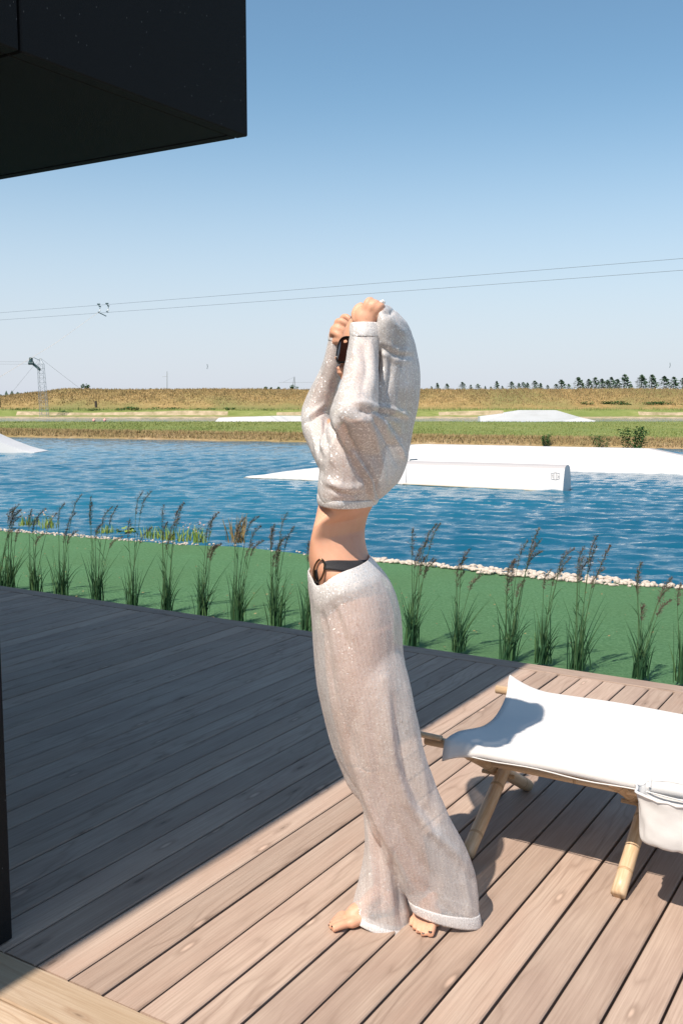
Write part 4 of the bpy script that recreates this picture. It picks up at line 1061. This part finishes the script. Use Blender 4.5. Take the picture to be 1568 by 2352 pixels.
# ---- clothing
def foldpush(me, folds, front=True):
    """press drapery into the cloth: ridges and valleys along measured lines on the near side"""
    me.update(); ns = [v.normal.copy() for v in me.vertices]
    segs = []
    for pl, wd, amp in folds:
        P = [Vector(((at(x, y, YC)).x, (at(x, y, YC)).z)) for x, y in pl]; segs.append((P, wd, amp))
    for v, nn in zip(me.vertices, ns):
        c = v.co; q = Vector(((c.x) * YC / c.y, H + (c.z - H) * YC / c.y)); t = 0
        w0 = max(0, min(1, (-nn.y + .25) / .5)) if front else 1
        if w0 == 0: continue
        for P, wd, amp in segs:
            best = 9; bt = 0
            for i in range(len(P) - 1):
                a, b = P[i], P[i + 1]; ab = b - a; s = max(0, min(1, (q - a).dot(ab) / ab.length_squared)); d = (a + ab * s - q).length
                if d < best: best = d; bt = (i + s) / (len(P) - 1)
            if best < wd * 2.6:
                e = min(1, 4 * min(bt + .08, 1.08 - bt)); t += amp * e * math.exp(-(best / wd) ** 2)
        v.co = c + nn * t * w0
def crumple(me, amp, sx, sz, seed, zrange=None):
    me.update(); ns = [v.normal.copy() for v in me.vertices]
    for v, nn in zip(me.vertices, ns):
        c = v.co; q = noise.noise(Vector((c.x * sx + seed, c.y * sx, c.z * sz))) + .5 * noise.noise(Vector((c.x * sx * 2.1, c.y * sx * 2 + seed, c.z * sz * 2.3)))
        a = amp if zrange is None else amp * max(0, min(1, (zrange[1] - c.z) / (zrange[1] - zrange[0])))
        v.co = c + nn * a * (1 - abs(q) * 2.2) * .6
def relax(me, n):
    o = bpy.data.objects.new('tmp', me); COL.objects.link(o); s = o.modifiers.new('s', 'SMOOTH'); s.iterations = n; s.factor = .5
    out = bpy.data.meshes.new_from_object(o.evaluated_get(bpy.context.evaluated_depsgraph_get())); bpy.data.objects.remove(o); return out
# trousers
B = bmesh.new()
loft(B, [(709, 1328, 868, 1299, YC, .162), (709, 1350, 882, 1316, YC, .173), (714, 1385, 903, 1352, YC, .178), (717, 1440, 920, 1415, YC, .180), (722, 1510, 924, 1495, YC, .172), (732, 1590, 936, 1580, YC, .16), (750, 1660, 950, 1650, YC, .135), (778, 1740, 966, 1725, YC, .10), (815, 1810, 960, 1790, YC, .07)], n=40)
loft(B, [(735, 1440, 850, 1430, 2.69, .09), (724, 1510, 860, 1500, 2.70, .112), (733, 1590, 872, 1590, 2.715, .115), (748, 1660, 882, 1660, 2.715, .11), (766, 1725, 892, 1725, 2.71, .10), (799, 1800, 900, 1795, 2.71, .088), (828, 1850, 905, 1850, 2.71, .08), (838, 1920, 912, 1920, 2.71, .075), (833, 1985, 920, 1990, 2.71, .078), (818, 2045, 934, 2075, 2.705, .072), (805, 2098, 947, 2142, 2.685, .058)], n=36)
loft(B, [(770, 1440, 895, 1420, 2.63, .08), (772, 1510, 920, 1495, 2.61, .11), (782, 1590, 940, 1580, 2.60, .115), (795, 1680, 960, 1665, 2.60, .11), (808, 1770, 980, 1745, 2.61, .10), (828, 1850, 1004, 1815, 2.62, .09), (862, 1930, 1036, 1885, 2.635, .082), (900, 2000, 1072, 1955, 2.65, .068), (928, 2050, 1096, 2030, 2.66, .055), (948, 2090, 1101, 2125, 2.66, .042)], n=36)
tm = fuse(B, .0055, 7)
foldpush(tm, [([(884, 1560), (895, 1680), (910, 1770), (935, 1840), (985, 1905), (1040, 1955), (1080, 2005)], .012, .013),
              ([(905, 1600), (918, 1700), (935, 1790), (965, 1850), (1010, 1900)], .014, -.012),
              ([(925, 1520), (940, 1640), (958, 1740), (980, 1830)], .012, .008),
              ([(850, 1600), (858, 1700), (870, 1800), (905, 1890), (960, 1980), (1010, 2050)], .016, -.010),
              ([(830, 1800), (862, 1880), (905, 1960), (945, 2040)], .010, .008),
              ([(815, 1810), (845, 1880), (880, 1950), (910, 2010)], .010, -.007),
              ([(785, 1650), (800, 1720), (835, 1800)], .014, .006),
              ([(743, 1390), (750, 1450), (758, 1530), (768, 1600)], .007, -.006), ([(752, 1390), (762, 1450), (775, 1530)], .007, .005),
              ([(768, 1385), (782, 1440), (800, 1490)], .006, -.005), ([(778, 1382), (796, 1430), (820, 1480)], .006, .004), ([(730, 1400), (733, 1500), (742, 1600)], .007, .005),
              ([(800, 1375), (822, 1415)], .005, -.003),
              ([(850, 1900), (853, 2000), (850, 2110)], .009, .007), ([(868, 1920), (872, 2020), (876, 2120)], .008, -.007), ([(888, 1950), (895, 2040), (905, 2130)], .008, .007), ([(907, 1990), (915, 2060), (926, 2135)], .007, -.006),
              ([(975, 2030), (1010, 2075), (1040, 2110)], .012, -.007), ([(1060, 2010), (1075, 2060), (1080, 2110)], .012, .006)])
crumple(tm, .0035, 16, 4, 3)
tm = relax(tm, 2)
bm = bmesh.new(); bm.from_mesh(tm); kill = [f for f in bm.faces if (f.normal.z < -.6 and f.calc_center_median().z < .12)]
bmesh.ops.delete(bm, geom=kill, context='FACES'); bm.to_mesh(tm); bm.free()
def dip(me):                                     # the waist sags low over the front of the hip
    zt, zb = at(720, 1350, YC).z, at(720, 1450, YC).z
    for v in me.vertices:
        c = v.co
        if c.z > zb and c.y < YC + .03:
            px = CX + FP * c.x / c.y
            v.co.z -= .030 * (math.exp(-((px - 726) / 36) ** 2) if px > 726 else math.exp(-((px - 726) / 11) ** 2)) * min(1, (c.z - zb) / (zt - zb))
dip(tm)
trousers = worn(link('trousers', tm, M['trousers'], person, True))
def band(name, secs, mt, parent, n=48, thick=.004, tilt=0, ripple=0, m=5, yaw=0):
    bm = bmesh.new(); rings = loft(bm, secs, n=n, m=m, cap=False, tilt=tilt, yaw=yaw)
    if ripple:
        for i, r in enumerate(rings):
            for k, v in enumerate(r): v.co.y += ripple * math.sin(k * 1.7) ; v.co.x += ripple * .5 * math.sin(k * 2.3)
    o = worn(obj(name, bm, M[mt], parent, True)); s = o.modifiers.new('t', 'SOLIDIFY'); s.thickness = thick; s.offset = 0; return o
band('waistband', [(709, 1309, 848, 1278, YC, .147), (708, 1318, 856, 1287, YC, .155), (709, 1332, 866, 1299, YC, .163), (713, 1349, 877, 1315, YC, .167), (720, 1352, 872, 1320, YC, .158)], 'bandknit', trousers, ripple=.0012)
dip([o for o in trousers.children if o.name.startswith('waistband')][0].data)
band('hem', [(811, 2076, 941, 2114, 2.702, .064), (806, 2088, 946, 2130, 2.69, .065), (803, 2100, 950, 2145, 2.685, .064)], 'bandknit', trousers, thick=.003, m=3)
band('hem', [(937, 2066, 1100, 2098, 2.66, .049), (941, 2078, 1103, 2112, 2.66, .050), (946, 2090, 1104, 2127, 2.66, .048)], 'bandknit', trousers, thick=.003, m=3)
# sweater
B = bmesh.new()
loft(B, [(738, 1152, 868, 1156, YC, .140), (734, 1136, 890, 1138, YC, .160), (732, 1115, 916, 1112, YC, .172), (736, 1080, 934, 1076, YC, .178), (736, 1045, 942, 1040, YC, .182), (742, 1000, 950, 998, YC, .178), (765, 960, 959, 953, YC, .165), (810, 920, 966, 905, YC, .145), (848, 880, 967, 850, YC, .125), (866, 840, 958, 800, YC - .01, .11), (866, 798, 950, 768, YC - .03, .105), (864, 758, 937, 738, YC - .05, .09), (866, 725, 914, 716, YC - .06, .06), (870, 704, 890, 698, YC - .07, .025)], n=44, yaw=.30)
loft(B, [(806, 758, 870, 756, 2.553, .035), (803, 780, 869, 780, 2.545, .037), (796, 820, 868, 822, 2.525, .043), (785, 870, 868, 872, 2.49, .050), (768, 915, 868, 918, 2.465, .058), (758, 948, 867, 942, 2.455, .066), (762, 982, 872, 958, 2.47, .075), (785, 1022, 888, 982, 2.52, .085), (812, 1058, 900, 1010, 2.59, .09)], n=32)
loft(B, [(756, 776, 787, 787, 2.80, .026), (751, 797, 789, 808, 2.805, .031), (739, 838, 784, 858, 2.82, .039), (716, 888, 770, 912, 2.845, .046), (697, 930, 760, 952, 2.86, .054), (692, 966, 772, 978, 2.84, .064), (702, 1010, 792, 992, 2.81, .075), (722, 1052, 806, 1015, 2.77, .085), (738, 1085, 820, 1040, 2.72, .08)], n=30)
sm_ = fuse(B, .0042, 6)
foldpush(sm_, [([(768, 965), (785, 1000), (806, 1032), (828, 1068), (848, 1100), (858, 1150)], .0075, .013), ([(778, 962), (800, 1005), (824, 1045), (848, 1080), (864, 1115), (868, 1145)], .006, -.010),
               ([(758, 970), (776, 1010), (798, 1045), (820, 1080), (840, 1112), (846, 1145)], .006, -.009), ([(752, 1122), (785, 1134), (815, 1138), (838, 1132)], .005, -.009), ([(748, 1105), (785, 1120), (820, 1120), (836, 1105)], .010, .008),
               ([(812, 925), (835, 926), (856, 930)], .006, .007), ([(824, 940), (840, 946), (854, 952)], .009, -.013), ([(815, 962), (838, 968), (852, 965)], .008, .006),
               ([(856, 934), (890, 938), (920, 948), (938, 960)], .006, .009), ([(856, 944), (890, 950), (918, 962)], .006, -.008), ([(860, 950), (885, 980), (909, 1018), (930, 1055)], .006, .010), ([(856, 958), (876, 990), (896, 1030), (915, 1070)], .007, -.008),
               ([(866, 945), (900, 975), (925, 1010)], .007, -.006), ([(852, 970), (862, 1010), (875, 1060), (880, 1110)], .009, .006),
               ([(874, 795), (892, 808), (915, 818), (945, 819)], .005, -.008), ([(880, 785), (910, 805), (940, 808)], .007, .004), ([(880, 806), (905, 828), (940, 830)], .007, .005), ([(884, 800), (886, 840), (876, 900)], .006, .008), ([(892, 815), (895, 860), (885, 915)], .006, -.006),
               ([(880, 715), (895, 722), (905, 712)], .005, -.006), ([(885, 728), (905, 745), (928, 770)], .008, .005),
               ([(700, 972), (722, 960), (745, 942), (762, 925)], .006, -.009), ([(706, 960), (726, 945), (748, 925)], .007, .006), ([(735, 965), (738, 1000), (748, 1045)], .006, .006), ([(745, 965), (746, 1000), (756, 1045)], .005, -.006), ([(718, 990), (728, 1030), (740, 1070)], .007, .006), ([(765, 1010), (760, 1040), (768, 1070)], .007, .005),
               ([(815, 780), (818, 840), (805, 900)], .009, .004), ([(850, 790), (856, 850), (852, 910)], .008, .005), ([(835, 785), (840, 850), (832, 905)], .008, -.005), ([(745, 850), (728, 890), (715, 925)], .008, -.004)])
crumple(sm_, .0042, 24, 6, 11)
sm_ = relax(sm_, 2)
sweater = worn(link('sweater', sm_, M['sweater'], person, True))
band('hem', [(732, 1129, 874, 1144, YC, .156), (731, 1139, 870, 1151, YC, .156), (733, 1150, 866, 1158, YC, .150)], 'bandknit', sweater, thick=.006, m=3, yaw=.2)
band('cuff', [(806, 742, 870, 742, 2.556, .035), (804, 752, 871, 752, 2.554, .037), (804, 764, 871, 765, 2.55, .038), (805, 774, 870, 775, 2.547, .036)], 'bandknit', sweater, thick=.004, m=3, ripple=.0006)
band('cuff', [(757, 765, 784, 780, 2.80, .024), (755, 772, 787, 787, 2.80, .027), (755, 782, 789, 796, 2.80, .027)], 'bandknit', sweater, thick=.004, m=3, ripple=.0006)
bm = bmesh.new(); tube(bm, [at(*p) for p in ((868, 702, 2.58), (872, 695, 2.58), (879, 691, 2.582), (882, 694, 2.585), (879, 701, 2.587), (874, 706, 2.59))], .0036, 8); worn(obj('hanging_loop', bm, M['loop'], sweater, True))
# bikini side strap and ring lying on the hip
V = []; F = []
top = [(744, 1291), (752, 1289), (765, 1288.5), (785, 1289), (805, 1289.5), (825, 1289), (845, 1287)]; bot = [(744, 1308), (752, 1308.5), (765, 1310), (785, 1313), (805, 1317), (825, 1321), (845, 1325)]
T = catmull(top, 4); Bt = catmull(bot, 4)
for a, b in zip(T, Bt):
    for j in range(6):
        t = j / 5; p = onbody(a[0] + (b[0] - a[0]) * t, a[1] + (b[1] - a[1]) * t, .0022 + .0012 * math.sin(t * 9) * max(0, 1 - (a[0] - 744) / 40))
        V.append(p if p else at(a[0], a[1] + (b[1] - a[1]) * t, YC - .1))
for i in range(len(T) - 1):
    for j in range(5): F.append((i * 6 + j, i * 6 + j + 1, (i + 1) * 6 + j + 1, (i + 1) * 6 + j))
bik = empty('bikini_bottom', at(740, 1310, YC)); bik.parent = person; bik.matrix_parent_inverse = PINV
BI = Matrix.Translation(-at(740, 1310, YC))
o = pyd('side_strap', V, F, M['black'], bik, True); o.matrix_parent_inverse = BI; s = o.modifiers.new('t', 'SOLIDIFY'); s.thickness = .0025; s.offset = 1
V = []; F = []
fs = [(723, 1309, 729, 1309), (720.5, 1320, 730, 1320), (720, 1330, 731, 1331), (720, 1342, 731, 1344), (721, 1356, 732, 1358)]
for a in catmull(fs, 3):
    for j in range(5):
        t = j / 4; p = onbody(a[0] + (a[2] - a[0]) * t, a[1] + (a[3] - a[1]) * t, .003); V.append(p if p else at(a[0] + 4, a[1], YC - .06))
for i in range(len(V) // 5 - 1):
    for j in range(4): F.append((i * 5 + j, i * 5 + j + 1, (i + 1) * 5 + j + 1, (i + 1) * 5 + j))
o = pyd('front_panel', V, F, M['black'], bik, True); o.matrix_parent_inverse = BI; s = o.modifiers.new('t', 'SOLIDIFY'); s.thickness = .0035; s.offset = 1
bm = bmesh.new(); pts = []
for k in range(41):
    a = 2 * PI * k / 40; px, py = 735.5 + 10.8 * math.cos(a) + 2.2 * math.sin(a) * -1, 1309 + 24 * math.sin(a); p = onbody(px, py, .006); pts.append(p if p else at(px, py, YC - .07))
tube(bm, pts, .0026, 8, False); o = obj('ring', bm, M['metal'], bik, True); o.matrix_parent_inverse = BI
